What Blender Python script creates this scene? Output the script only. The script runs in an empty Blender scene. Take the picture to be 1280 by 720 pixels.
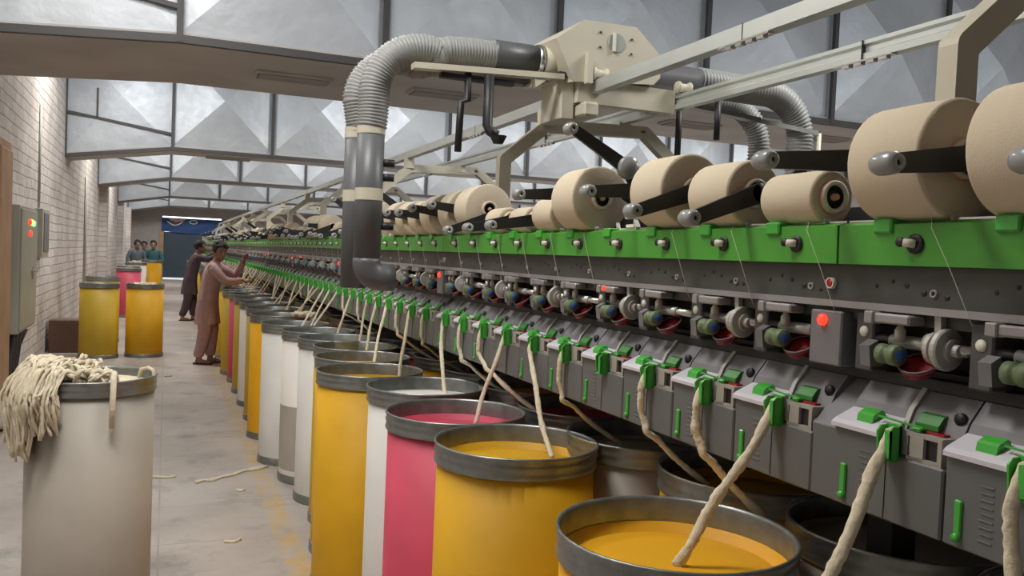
import bpy, bmesh, math, random
from mathutils import Vector, Matrix
random.seed(7)
PI = math.pi
sc = bpy.context.scene
col = sc.collection
# ------------------------------------------------------------------ materials
MATS = {}
def mat(name, c, rough=.6, metal=0., noise=0., nscale=8., bump=0., bscale=40., c2=None, emit=None, estr=0., coat=0., spec=.5):
    if name in MATS: return MATS[name]
    m = bpy.data.materials.new(name); m.use_nodes = True
    nt = m.node_tree; N = nt.nodes; L = nt.links
    b = N['Principled BSDF']
    b.inputs['Base Color'].default_value = (*c, 1); b.inputs['Roughness'].default_value = rough
    b.inputs['Metallic'].default_value = metal; b.inputs['Specular IOR Level'].default_value = spec
    if coat: b.inputs['Coat Weight'].default_value = coat
    tc = N.new('ShaderNodeTexCoord')
    if noise or c2:
        n = N.new('ShaderNodeTexNoise'); n.inputs['Scale'].default_value = nscale; n.inputs['Detail'].default_value = 5
        L.new(tc.outputs['Object'], n.inputs['Vector'])
        r = N.new('ShaderNodeValToRGB'); r.color_ramp.elements[0].position = .35; r.color_ramp.elements[1].position = .65
        a = c2 if c2 else tuple(v*(1-noise) for v in c)
        r.color_ramp.elements[0].color = (*a, 1); r.color_ramp.elements[1].color = (*c, 1)
        L.new(n.outputs['Fac'], r.inputs['Fac']); L.new(r.outputs['Color'], b.inputs['Base Color'])
    if bump:
        n2 = N.new('ShaderNodeTexNoise'); n2.inputs['Scale'].default_value = bscale; n2.inputs['Detail'].default_value = 3
        L.new(tc.outputs['Object'], n2.inputs['Vector'])
        bp = N.new('ShaderNodeBump'); bp.inputs['Strength'].default_value = bump; bp.inputs['Distance'].default_value = .01
        L.new(n2.outputs['Fac'], bp.inputs['Height']); L.new(bp.outputs['Normal'], b.inputs['Normal'])
    if emit:
        b.inputs['Emission Color'].default_value = (*emit, 1); b.inputs['Emission Strength'].default_value = estr
    MATS[name] = m
    return m
M = dict(
 yellow=mat('yellow_plastic', (.68, .37, .010), .55, noise=.14, nscale=4, spec=.35),
 orange=mat('orange_plastic', (.80, .40, .010), .55, noise=.10, nscale=4, spec=.35),
 mustard=mat('mustard_plastic', (.52, .34, .015), .55, noise=.12, nscale=4),
 pink=mat('pink_plastic', (.62, .065, .12), .55, noise=.15, nscale=5),
 white=mat('white_plastic', (.80, .75, .70), .5, noise=.08, nscale=3),
 clear=mat('milky_plastic', (.70, .69, .65), .45, noise=.10, nscale=3),
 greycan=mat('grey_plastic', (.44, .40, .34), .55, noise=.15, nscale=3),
 galv=mat('galvanized_steel', (.30, .32, .31), .38, .75, noise=.25, nscale=25),
 steel=mat('bright_steel', (.62, .62, .60), .25, 1.),
 rail=mat('rail_aluminium', (.60, .63, .60), .38, .55, noise=.08, nscale=6),
 railin=mat('rail_groove', (.36, .38, .36), .5, .4),
 cream=mat('cream_paint', (.58, .54, .43), .42, noise=.05),
 beige=mat('beige_plastic', (.36, .335, .29), .5),
 yarn=mat('yarn_package', (.66, .57, .43), .9, noise=.05, nscale=3, bump=.12, bscale=300, spec=.15),
 yarnend=mat('yarn_package_end', (.55, .475, .36), .92, noise=.06, nscale=3, bump=.15, bscale=150, spec=.1),
 tube=mat('bobbin_tube', (.60, .30, .20), .7),
 cotton=mat('raw_cotton', (.74, .66, .50), .95, noise=.12, nscale=30, bump=.5, bscale=60, spec=.1),
 thread=mat('thin_thread', (.55, .52, .45), .9),
 green=mat('green_cover', (.075, .35, .035), .42, noise=.2, nscale=6),
 green2=mat('green_plastic', (.06, .42, .05), .32, coat=.2),
 dgreen=mat('deep_green_plastic', (.03, .19, .025), .45),
 box=mat('grey_plastic_box', (.135, .142, .14), .48, noise=.06, nscale=10),
 lid=mat('grey_plastic_lid', (.185, .18, .19), .5, noise=.08, nscale=10),
 cap=mat('pale_cap', (.62, .60, .66), .35, coat=.2),
 dplate=mat('dark_plate', (.085, .083, .075), .5, .2, noise=.25, nscale=12),
 black=mat('black_plastic', (.015, .015, .016), .5),
 arm=mat('black_arm', (.016, .016, .017), .45),
 knob=mat('grey_knob', (.30, .31, .31), .28, coat=.3),
 inner=mat('machine_inside', (.03, .03, .03), .7),
 brk=mat('roller_bracket', (.09, .088, .085), .5, .2),
 sens=mat('sensor_head', (.34, .33, .33), .4, .4),
 label=mat('paper_label', (.70, .68, .58), .6),
 maroon=mat('maroon_scoop', (.30, .012, .025), .25),
 olive=mat('olive_roller', (.13, .18, .09), .5),
 blue=mat('blue_cap', (.03, .12, .42), .45),
 wheel=mat('pale_wheel', (.46, .45, .42), .4, .2),
 pipe=mat('dark_grey_pipe', (.10, .105, .11), .42),
 hose=mat('ribbed_hose', (.27, .275, .265), .5),
 ledred=mat('red_lamp', (.8, .02, .02), .3, emit=(1, .03, .012), estr=2.6),
 ledgreen=mat('green_lamp', (.05, .8, .1), .3, emit=(.1, 1, .2), estr=4),
 ledyel=mat('orange_lamp', (.8, .3, .02), .3, emit=(1, .35, .05), estr=4),
 redglass=mat('red_glass', (.45, .02, .02), .25),
 bar=mat('dark_frame_bar', (.065, .062, .062), .55, .2),
 under=mat('duct_underside', (.54, .51, .49), .7, noise=.18, nscale=1.2),
 grille=mat('grille_dark', (.10, .09, .085), .6),
 wood=mat('orange_wood', (.50, .30, .17), .6, noise=.2, nscale=4),
 panel=mat('panel_paint', (.40, .40, .33), .45, noise=.08),
 cable=mat('black_cable', (.04, .035, .035), .6),
 carton=mat('brown_carton', (.13, .07, .045), .8, noise=.2),
 sack=mat('pale_sack', (.50, .46, .42), .8, noise=.2, bump=.5, bscale=12),
 teal=mat('dark_teal_door', (.045, .075, .10), .55, noise=.15, nscale=2),
 banner=mat('blue_banner', (.02, .07, .22), .6),
 skin=mat('brown_skin', (.25, .135, .085), .55),
 hair=mat('black_hair', (.012, .010, .010), .7, bump=.6, bscale=120),
 pinkcl=mat('dusty_pink_cloth', (.44, .28, .27), .85, noise=.12, nscale=12, bump=.4, bscale=18),
 plumcl=mat('plum_cloth', (.085, .055, .07), .85, noise=.15, nscale=10, bump=.4, bscale=18),
 bluecl=mat('greyblue_cloth', (.10, .13, .16), .85, noise=.1),
 tealcl=mat('teal_cloth', (.03, .11, .12), .85, noise=.1),
 sandal=mat('brown_sandal', (.05, .02, .018), .6),
)
def foil_mat():
    m = bpy.data.materials.new('aluminium_foil'); m.use_nodes = True
    nt = m.node_tree; N = nt.nodes; L = nt.links; b = N['Principled BSDF']
    tc = N.new('ShaderNodeTexCoord')
    n = N.new('ShaderNodeTexNoise'); n.inputs['Scale'].default_value = 1.1; n.inputs['Detail'].default_value = 4
    L.new(tc.outputs['Object'], n.inputs['Vector'])
    r = N.new('ShaderNodeValToRGB'); r.color_ramp.elements[0].position = .3; r.color_ramp.elements[1].position = .7
    r.color_ramp.elements[0].color = (.48, .51, .54, 1); r.color_ramp.elements[1].color = (.62, .65, .68, 1)
    L.new(n.outputs['Fac'], r.inputs['Fac']); L.new(r.outputs['Color'], b.inputs['Base Color'])
    b.inputs['Metallic'].default_value = .6
    n3 = N.new('ShaderNodeTexNoise'); n3.inputs['Scale'].default_value = 9; n3.inputs['Detail'].default_value = 6
    L.new(tc.outputs['Object'], n3.inputs['Vector'])
    mr = N.new('ShaderNodeMapRange'); mr.inputs['To Min'].default_value = .42; mr.inputs['To Max'].default_value = .60
    L.new(n3.outputs['Fac'], mr.inputs['Value']); L.new(mr.outputs['Result'], b.inputs['Roughness'])
    n2 = N.new('ShaderNodeTexNoise'); n2.inputs['Scale'].default_value = 3.; n2.inputs['Detail'].default_value = 6
    L.new(tc.outputs['Object'], n2.inputs['Vector'])
    bp = N.new('ShaderNodeBump'); bp.inputs['Strength'].default_value = .35; bp.inputs['Distance'].default_value = .04
    L.new(n2.outputs['Fac'], bp.inputs['Height']); L.new(bp.outputs['Normal'], b.inputs['Normal'])
    return m
M['foil'] = foil_mat()
def brick_mat():
    m = bpy.data.materials.new('whitewashed_brick'); m.use_nodes = True
    nt = m.node_tree; N = nt.nodes; L = nt.links; b = N['Principled BSDF']
    g = N.new('ShaderNodeNewGeometry'); s = N.new('ShaderNodeSeparateXYZ'); c = N.new('ShaderNodeCombineXYZ')
    L.new(g.outputs['Position'], s.inputs[0]); L.new(s.outputs['Y'], c.inputs['X']); L.new(s.outputs['Z'], c.inputs['Y'])
    nz = N.new('ShaderNodeTexNoise'); nz.inputs['Scale'].default_value = 2.2; nz.inputs['Detail'].default_value = 3
    L.new(g.outputs['Position'], nz.inputs['Vector'])
    mx = N.new('ShaderNodeVectorMath'); mx.operation = 'MULTIPLY_ADD'; mx.inputs[1].default_value = (.05, .04, 0)
    L.new(nz.outputs['Color'], mx.inputs[0]); L.new(c.outputs[0], mx.inputs[2])
    br = N.new('ShaderNodeTexBrick')
    for k, v in {'Scale': 1., 'Brick Width': .33, 'Row Height': .112, 'Mortar Size': .009, 'Mortar Smooth': .5, 'Bias': 0.}.items(): br.inputs[k].default_value = v
    br.inputs['Color1'].default_value = (.70, .65, .615, 1); br.inputs['Color2'].default_value = (.62, .57, .54, 1); br.inputs['Mortar'].default_value = (.47, .42, .39, 1)
    L.new(mx.outputs[0], br.inputs['Vector'])
    n2 = N.new('ShaderNodeTexNoise'); n2.inputs['Scale'].default_value = 1.3; n2.inputs['Detail'].default_value = 7; n2.inputs['Roughness'].default_value = .65
    L.new(g.outputs['Position'], n2.inputs['Vector'])
    r = N.new('ShaderNodeValToRGB'); r.color_ramp.elements[0].position = .35; r.color_ramp.elements[0].color = (.74, .72, .70, 1)
    r.color_ramp.elements[1].position = .6; r.color_ramp.elements[1].color = (1, 1, 1, 1)
    L.new(n2.outputs['Fac'], r.inputs['Fac'])
    mm = N.new('ShaderNodeMix'); mm.data_type = 'RGBA'; mm.blend_type = 'MULTIPLY'; mm.inputs[0].default_value = 1
    L.new(br.outputs['Color'], mm.inputs[6]); L.new(r.outputs['Color'], mm.inputs[7]); L.new(mm.outputs[2], b.inputs['Base Color'])
    bp = N.new('ShaderNodeBump'); bp.invert = True; bp.inputs['Strength'].default_value = .8; bp.inputs['Distance'].default_value = .012
    L.new(br.outputs['Fac'], bp.inputs['Height'])
    bp2 = N.new('ShaderNodeBump'); bp2.inputs['Strength'].default_value = .6; bp2.inputs['Distance'].default_value = .02
    n4 = N.new('ShaderNodeTexNoise'); n4.inputs['Scale'].default_value = 14; L.new(g.outputs['Position'], n4.inputs['Vector'])
    L.new(n4.outputs['Fac'], bp2.inputs['Height']); L.new(bp.outputs['Normal'], bp2.inputs['Normal']); L.new(bp2.outputs['Normal'], b.inputs['Normal'])
    b.inputs['Roughness'].default_value = .8
    return m
M['brick'] = brick_mat()
def floor_mat():
    m = bpy.data.materials.new('worn_concrete_floor'); m.use_nodes = True
    nt = m.node_tree; N = nt.nodes; L = nt.links; b = N['Principled BSDF']
    g = N.new('ShaderNodeNewGeometry')
    def noise(sc_, det, ro=.6):
        n = N.new('ShaderNodeTexNoise'); n.inputs['Scale'].default_value = sc_; n.inputs['Detail'].default_value = det; n.inputs['Roughness'].default_value = ro
        L.new(g.outputs['Position'], n.inputs['Vector']); return n.outputs['Fac']
    def ramp(f, p0, c0, p1, c1):
        r = N.new('ShaderNodeValToRGB'); e = r.color_ramp.elements
        e[0].position = p0; e[0].color = (*c0, 1); e[1].position = p1; e[1].color = (*c1, 1); L.new(f, r.inputs['Fac']); return r.outputs['Color']
    def mix(a, b_, f, mode='MIX'):
        x = N.new('ShaderNodeMix'); x.data_type = 'RGBA'; x.blend_type = mode
        if isinstance(f, (int, float)): x.inputs[0].default_value = f
        else: L.new(f, x.inputs[0])
        L.new(a, x.inputs[6])
        if isinstance(b_, tuple): x.inputs[7].default_value = (*b_, 1)
        else: L.new(b_, x.inputs[7])
        return x.outputs[2]
    base = ramp(noise(.9, 8), .35, (.33, .295, .265), .62, (.48, .435, .395))
    st = ramp(noise(2.3, 9, .7), .52, (0, 0, 0), .66, (1, 1, 1))
    c = mix(base, (.25, .235, .225), st)
    # slab joints
    br = N.new('ShaderNodeTexBrick')
    for k, v in {'Scale': 1., 'Brick Width': 1.15, 'Row Height': .62, 'Mortar Size': .006, 'Mortar Smooth': .3}.items(): br.inputs[k].default_value = v
    br.offset = 0
    L.new(g.outputs['Position'], br.inputs['Vector'])
    c = mix(c, (.33, .30, .275), br.outputs['Fac'])
    # worn yellow guide line
    s = N.new('ShaderNodeSeparateXYZ'); L.new(g.outputs['Position'], s.inputs[0])
    def mth(op, a, v, v2=None):
        x = N.new('ShaderNodeMath'); x.operation = op; L.new(a, x.inputs[0])
        if isinstance(v, float): x.inputs[1].default_value = v
        else: L.new(v, x.inputs[1])
        return x.outputs[0]
    d = mth('ABSOLUTE', mth('SUBTRACT', s.outputs['X'], .60), 0.)
    inb = mth('LESS_THAN', d, .055)
    w = ramp(noise(7., 8, .7), .42, (0, 0, 0), .62, (.8, .8, .8))
    f = mth('MULTIPLY', inb, w)
    c = mix(c, (.52, .33, .07), f)
    L.new(c, b.inputs['Base Color'])
    rr = N.new('ShaderNodeMapRange'); rr.inputs['To Min'].default_value = .38; rr.inputs['To Max'].default_value = .65
    L.new(noise(3., 5), rr.inputs['Value']); L.new(rr.outputs['Result'], b.inputs['Roughness'])
    bp = N.new('ShaderNodeBump'); bp.inputs['Strength'].default_value = .25; bp.inputs['Distance'].default_value = .01
    L.new(noise(20., 6), bp.inputs['Height']); L.new(bp.outputs['Normal'], b.inputs['Normal'])
    return m
M['floor'] = floor_mat()
M['plaster'] = mat('pale_plaster', (.40, .36, .34), .85, noise=.15, nscale=1.5)
M['ceil'] = M['foil']

# ------------------------------------------------------------------ mesh builder
WL = {}
class MB:
    def __init__(s): s.bm = bmesh.new(); s.mats = []
    def mi(s, m):
        m = M[m]
        if m not in s.mats: s.mats.append(m)
        return s.mats.index(m)
    def _fin(s, faces, m, smooth=False):
        k = s.mi(m)
        for f in faces: f.material_index = k; f.smooth = smooth
    def box(s, x0, x1, y0, y1, z0, z1, m, bev=0., R=None):
        r = bmesh.ops.create_cube(s.bm, size=1); vs = r['verts']
        c = Vector(((x0+x1)/2, (y0+y1)/2, (z0+z1)/2))
        for v in vs:
            p = Vector((v.co.x*abs(x1-x0), v.co.y*abs(y1-y0), v.co.z*abs(z1-z0)))
            v.co = (R @ p if R else p)+c
        fs = set(f for v in vs for f in v.link_faces)
        if bev:
            es = list(set(e for v in vs for e in v.link_edges))
            r = bmesh.ops.bevel(s.bm, geom=es, offset=bev, segments=1, affect='EDGES')
            fs = set(f for f in fs if f.is_valid) | set(r['faces'])
        s._fin(fs, m); return s
    def bar(s, a, b, w, h, m, up=(0, 0, 1), bev=0., w2=None):
        a, b = Vector(a), Vector(b); d = (b-a).normalized(); u = Vector(up); sd = d.cross(u).normalized(); u = sd.cross(d)
        w2 = w if w2 is None else w2
        V = []
        for p, ww in ((a, w), (b, w2)):
            for i, j in ((-1, -1), (1, -1), (1, 1), (-1, 1)): V.append(s.bm.verts.new(p+sd*h*.5*i+u*ww*.5*j))
        F = [s.bm.faces.new([V[i] for i in q]) for q in ((3, 2, 1, 0), (4, 5, 6, 7), (0, 1, 5, 4), (1, 2, 6, 5), (2, 3, 7, 6), (3, 0, 4, 7))]
        s._fin(F, m); return s
    def poly(s, pts, m, y0, y1, axis='y'):
        """prism of a 2-D outline"""
        def P(p, t): return {'y': (p[0], t, p[1]), 'x': (t, p[0], p[1]), 'z': (p[0], p[1], t)}[axis]
        A = [s.bm.verts.new(P(p, y0)) for p in pts]; B = [s.bm.verts.new(P(p, y1)) for p in pts]
        n = len(pts); F = [s.bm.faces.new(A[::-1]), s.bm.faces.new(B)]
        for i in range(n): F.append(s.bm.faces.new((A[i], A[(i+1) % n], B[(i+1) % n], B[i])))
        s._fin(F, m); return s
    def face(s, pts, m):
        s._fin([s.bm.faces.new([s.bm.verts.new(p) for p in pts])], m); return s
    def lathe(s, prof, m, o=(0, 0, 0), ax='z', n=20, mf=None, smooth=True):
        """prof: list of (r,h); closed if r=0 at ends"""
        o = Vector(o); rings = []
        for r, h in prof:
            if r < 1e-6: rings.append([s.bm.verts.new(s._ax(0, 0, h, ax)+o)])
            else: rings.append([s.bm.verts.new(s._ax(r*math.cos(2*PI*k/n), r*math.sin(2*PI*k/n), h, ax)+o) for k in range(n)])
        for i in range(len(rings)-1):
            a, b = rings[i], rings[i+1]; F = []
            for k in range(n):
                k2 = (k+1) % n
                if len(a) == 1 and len(b) == 1: continue
                if len(a) == 1: F.append(s.bm.faces.new((a[0], b[k2], b[k])))
                elif len(b) == 1: F.append(s.bm.faces.new((a[k], a[k2], b[0])))
                else: F.append(s.bm.faces.new((a[k], a[k2], b[k2], b[k])))
            s._fin(F, mf[i] if mf else m, smooth)
        return s
    def _ax(s, x, y, h, ax):
        return Vector({'z': (x, y, h), 'y': (x, h, y), 'x': (h, x, y)}[ax])
    def tube(s, pts, r, m, n=8, cap=True, smooth=True, flat=1., rough=0.):
        pts = [Vector(p) for p in pts]; k = len(pts)
        rs = r if isinstance(r, (list, tuple)) else [r]*k
        prev = None; rings = []
        for i, p in enumerate(pts):
            d = (pts[min(i+1, k-1)]-pts[max(i-1, 0)]).normalized()
            if prev is None: u = d.orthogonal().normalized()
            else: u = (prev-d*prev.dot(d)).normalized()
            prev = u; w = d.cross(u)
            rings.append([s.bm.verts.new(p+(u*math.cos(2*PI*j/n)+w*math.sin(2*PI*j/n)*flat)*rs[i]*(1+random.uniform(-rough, rough))) for j in range(n)])
        F = []
        for i in range(k-1):
            for j in range(n):
                F.append(s.bm.faces.new((rings[i][j], rings[i][(j+1) % n], rings[i+1][(j+1) % n], rings[i+1][j])))
        s._fin(F, m, smooth)
        if cap: s._fin([s.bm.faces.new(rings[0][::-1]), s.bm.faces.new(rings[-1])], m)
        return s
    def ball(s, c, r, m, sx=1, sy=1, sz=1, seg=16, ring=10, R=None):
        q = bmesh.ops.create_uvsphere(s.bm, u_segments=seg, v_segments=ring, radius=r)
        for v in q['verts']:
            p = Vector((v.co.x*sx, v.co.y*sy, v.co.z*sz)); v.co = (R @ p if R else p)+Vector(c)
        s._fin(set(f for v in q['verts'] for f in v.link_faces), m, True); return s
    def build(s, name, parent=None, base=False, origin=None, fixn=True):
        if fixn: bmesh.ops.recalc_face_normals(s.bm, faces=s.bm.faces)
        co = [v.co for v in s.bm.verts]
        lo = Vector([min(c[i] for c in co) for i in range(3)]); hi = Vector([max(c[i] for c in co) for i in range(3)])
        c = Vector(origin) if origin else (lo+hi)/2
        if base and not origin: c.z = lo.z
        for v in s.bm.verts: v.co -= c
        me = bpy.data.meshes.new(name); s.bm.to_mesh(me); s.bm.free()
        for m in s.mats: me.materials.append(m)
        o = bpy.data.objects.new(name, me); col.objects.link(o)
        WL[o.name] = c.copy()
        if parent is not None:
            o.parent = parent; o.location = c-WL[parent.name]
        else: o.location = c
        return o
def empty(name, loc):
    o = bpy.data.objects.new(name, None); col.objects.link(o); o.location = loc; o.empty_display_size = .1
    WL[o.name] = Vector(loc); return o
def tag(o, label=None, cat=None, group=None, kind=None):
    if label: o['label'] = label
    if cat: o['category'] = cat
    if group: o['group'] = group
    if kind: o['kind'] = kind
    return o
CH = {}
def kids(o):
    return [c for c in o.children]
def copy_tree(o, off=(0, 0, 0), parent='same', depth=9):
    """copy of an object with all its children, moved by off"""
    c = o.copy(); col.objects.link(c)
    for k in ('label', 'group'):
        if k in c and o.parent is None: del c[k]
    if parent != 'same': c.parent = parent
    c.location = o.location+Vector(off); WL[c.name] = WL.get(o.name, Vector())+Vector(off)
    if depth > 0:
        for ch in kids(o):
            if ch.name in WL: copy_tree(ch, (0, 0, 0), c, depth-1)
    return c

# ------------------------------------------------------------------ room
YF = 36.9; XR = 13.5
MB().box(-1.7, XR+.2, -3, YF+.3, -.12, 0, 'floor').build('floor')['kind'] = 'structure'
# left wall (brick) with pilasters
w = MB(); w.box(-1.65, -1.40, -3, YF+.2, 0, 4.6, 'brick').build('wall_left')['kind'] = 'structure'
pi_ = 0
for y in (20.8, 28.4, 34.2):
    o = MB().box(-1.405, -1.24, y, y+.55, 0, 2.72, 'brick').build('trim_%d' % (pi_+1)); o['kind'] = 'structure'; pi_ += 1
MB().box(XR, XR+.2, -3, YF+.2, 0, 4.6, 'plaster').build('wall_right')['kind'] = 'structure'
MB().box(-1.65, XR+.2, -3.2, -3, 0, 4.6, 'plaster').build('wall_back')['kind'] = 'structure'
# far wall with a doorway x -.18..1.9
DX0, DX1, DZ = -.17, 2.1, 2.56
w = MB()
w.box(-1.65, DX0, YF, YF+.2, 0, 4.6, 'plaster'); w.box(DX1, XR+.2, YF, YF+.2, 0, 4.6, 'plaster'); w.box(DX0, DX1, YF, YF+.2, DZ, 4.6, 'plaster')
w.build('wall_far')['kind'] = 'structure'
d = MB(); d.box(DX0+.06, 1.0, YF+.05, YF+.09, .07, 1.93, 'teal'); d.box(.995, DX1-.05, YF+.05, YF+.09, .07, 1.93, 'teal')
d = d.build('door_1'); d['kind'] = 'structure'
MB().box(DX0-.10, DX0+.06, YF-.03, YF+.1, 0, 2.0, 'wood').build('door_frame', d)
# banner hung over the doorway
b = MB()
xs = [DX0-.02+i*(2.35/14) for i in range(15)]
G = [[b.bm.verts.new((x, YF-.05+.03*math.sin(x*5+j), 2.50-.07*j-(.05*abs(math.sin(x*1.5)) if j == 8 else 0))) for x in xs] for j in range(9)]
F = [b.bm.faces.new((G[j][i], G[j][i+1], G[j+1][i+1], G[j+1][i])) for j in range(8) for i in range(14)]
b._fin(F, 'banner', True)
b = b.build('banner', fixn=False); tag(b, 'blue cloth banner with orange patch hung across the far doorway', 'banner')
q = MB(); q.tube([(.0+.1*i, YF-.10, 2.36-.16*math.sin(PI*i/6.)) for i in range(7)], .022, 'label', 6)
q.tube([(1.0+.15*math.cos(t*PI/5), YF-.10, 2.36+.07*math.sin(t*PI/5)) for t in range(11)], .02, 'label', 6)
q.build('white_swoosh', b)
q = MB(); q.poly([(0.05, 2.49), (.75, 2.47), (.6, 2.38), (.35, 2.33), (.12, 2.38)], 'tube', YF-.095, YF-.085); q.build('orange_patch', b)
# outside ground beyond the door
MB().box(DX0-3, DX1+3, YF+.2, YF+6, -.12, -.02, 'plaster').build('floor_outside')['kind'] = 'structure'
# door on the left wall, brown frame
d = MB(); d.box(-1.40, -1.36, 6.9, 8.12, 0, 2.1, 'wood'); d = d.build('door_2'); d['kind'] = 'structure'
f = MB(); f.box(-1.40, -1.28, 8.12, 8.66, 0, 2.22, 'wood', .01); f.box(-1.40, -1.30, 6.7, 8.70, 2.22, 2.30, 'wood', .01); f.box(-1.40, -1.28, 6.7, 6.9, 0, 2.22, 'wood', .01); f.build('door_frame', d)

# ------------------------------------------------------------------ ceiling
ce = MB().box(-1.65, XR+.2, -3.2, YF+.3, 4.55, 4.65, 'foil').build('ceiling'); ce['kind'] = 'structure'
CW = 1.47; ZB = 2.90
DY = [6.45, 13.9, 20.2, 28.2, 35.4]
DROP = [.10, .22, .26, .26, .26]
def zb(x):  # lower edge: level, dropping towards the left wall
    return ZB if x > .05 else ZB-DROP[KD]*(.05-x)/1.45
def duct(y, k):
    un = MB(); d2 = 1.75 if k < 2 else .9
    if y+d2 > YF: d2 = YF-y
    xs = [-1.40, .05]+[.05+CW*i for i in range(1, 10)]
    for i in range(len(xs)-1):
        a, b_ = xs[i], min(xs[i+1], XR)
        # underside slab
        V = [un.bm.verts.new(p) for p in ((a, y, zb(a)), (b_, y, zb(b_)), (b_, y+d2, zb(b_)), (a, y+d2, zb(a)), (a, y, zb(a)+.05), (b_, y, zb(b_)+.05), (b_, y+d2, zb(b_)+.05), (a, y+d2, zb(a)+.05))]
        F = [un.bm.faces.new([V[i_] for i_ in qd]) for qd in ((0, 1, 2, 3), (7, 6, 5, 4), (0, 4, 5, 1), (1, 5, 6, 2), (2, 6, 7, 3), (3, 7, 4, 0))]
        un._fin(F, 'under')
    o = un.build('ceiling_duct_%d' % k); o['kind'] = 'structure'
    fo = MB()
    for i in range(len(xs)-1):
        a, b_ = xs[i], min(xs[i+1], XR); z0a, z0b = zb(a)+.05, zb(b_)+.05; z1 = ZB+.05+CW
        h = .13 if (i) else .07
        c = Vector(((a+b_)/2, y-h+.03, (z0a+z0b)/4+z1/2))
        P = [Vector((a, y+.03, z0a)), Vector((b_, y+.03, z0b)), Vector((b_, y+.03, z1)), Vector((a, y+.03, z1))]
        # pyramid with a wavy crease: each side split once
        for j in range(4):
            p, q = P[j], P[(j+1) % 4]
            fo.face([p, q, c], 'foil')
        # back side towards the next bay
        fo.face([(a, y+d2, z0a), (b_, y+d2, z0b), (b_, y+d2, 4.55), (a, y+d2, 4.55)], 'foil')
        fo.face([(a, y+.03, z1), (b_, y+.03, z1), (b_, y+.03, 4.55), (a, y+.03, 4.55)], 'foil')
    fo.build('foil_panel', o, fixn=False)
    fr = MB(); t = .05
    for i in range(len(xs)-1):
        a, b_ = xs[i], min(xs[i+1], XR)
        fr.bar((a, y-.01, zb(a)+.0), (b_, y-.01, zb(b_)+.0), .055, .05, 'bar')
    for x in xs: 
        if x < XR: fr.box(x-.022, x+.022, y-.04, y+.0, zb(x)-.02, 4.5, 'bar')
    fr.bar((-1.38, y-.02, 3.32), (.05, y-.02, 3.12), .035, .03, 'bar')
    fr.box(-1.0, -.975, y-.035, y-.01, 3.27, 3.7, 'bar')
    fr.build('frame_bar', o)
    return o
for k, y in enumerate(DY): KD = k; duct(y, k+1)
# air grilles under the first two ducts
def grille(x, y, z, wx, lab):
    g = MB(); g.box(x-wx/2, x+wx/2, y-.13, y+.13, z-.025, z+.0, 'under', .004)
    e = empty('air_grille', (x, y, z-.025)); g.build('frame', e)
    s = MB()
    for i in range(9): s.box(x-wx/2+.03, x+wx/2-.03, y-.105+i*.0235, y-.098+i*.0235, z-.034, z-.026, 'under')
    s.build('slats', e)
    MB().box(x-wx/2+.02, x+wx/2-.02, y-.11, y+.115, z-.028, z-.0255, 'grille').build('opening', e)
    tag(e, lab, 'air vent')
for x, y, lab in ((.95, 7.3, 'dark slatted air grille in the near ceiling duct, left of the ribbed hose'),
                  (2.25, 7.25, 'slatted air grille in the near ceiling duct just above the ribbed hose and pipe'),
                  (4.9, 7.3, 'slatted air grille in the near ceiling duct seen beyond the cream blower housing'),
                  (6.5, 7.2, 'slatted air grille in the near ceiling duct above the biggest yarn packages')):
    grille(x, y, ZB, .62, lab)
grille(.9, 14.6, ZB, .7, 'thin dark air grille in the second ceiling duct down the aisle')

# ------------------------------------------------------------------ spinning machine
XC = 1.83
P = [.57, .80, 1.03]; JO = []
NS = 12
for k in range(NS+1):
    yj = 1.19+2.36*k; JO.append(yj)
    if k < NS: P += [yj+.12+.23*i for i in range(10)]
YEND = JO[-1]+.05; YBEG = .40
mach = empty('spinning_machine', (XC, YBEG, 0))
tag(mach, 'long green and grey open-end spinning machine running the length of the hall', 'spinning machine')
def mx(x): return 2*XC-x
b = MB(); b.box(1.24, mx(1.24), YBEG, YEND, 1.05, 1.27, 'inner'); b.box(1.22, mx(1.22), YBEG, YEND, 1.27, 1.50, 'inner')
b.box(1.26, mx(1.26), YBEG, YEND, 1.50, 1.52, 'dplate')
b.build('body', mach)
b = MB(); b.box(1.175, 1.25, YBEG, YEND, 1.268, 1.290, 'black', .002); b.box(1.19, 1.215, YBEG, YEND, 1.29, 1.30, 'black'); b.build('yarn_trough', mach)
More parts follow.
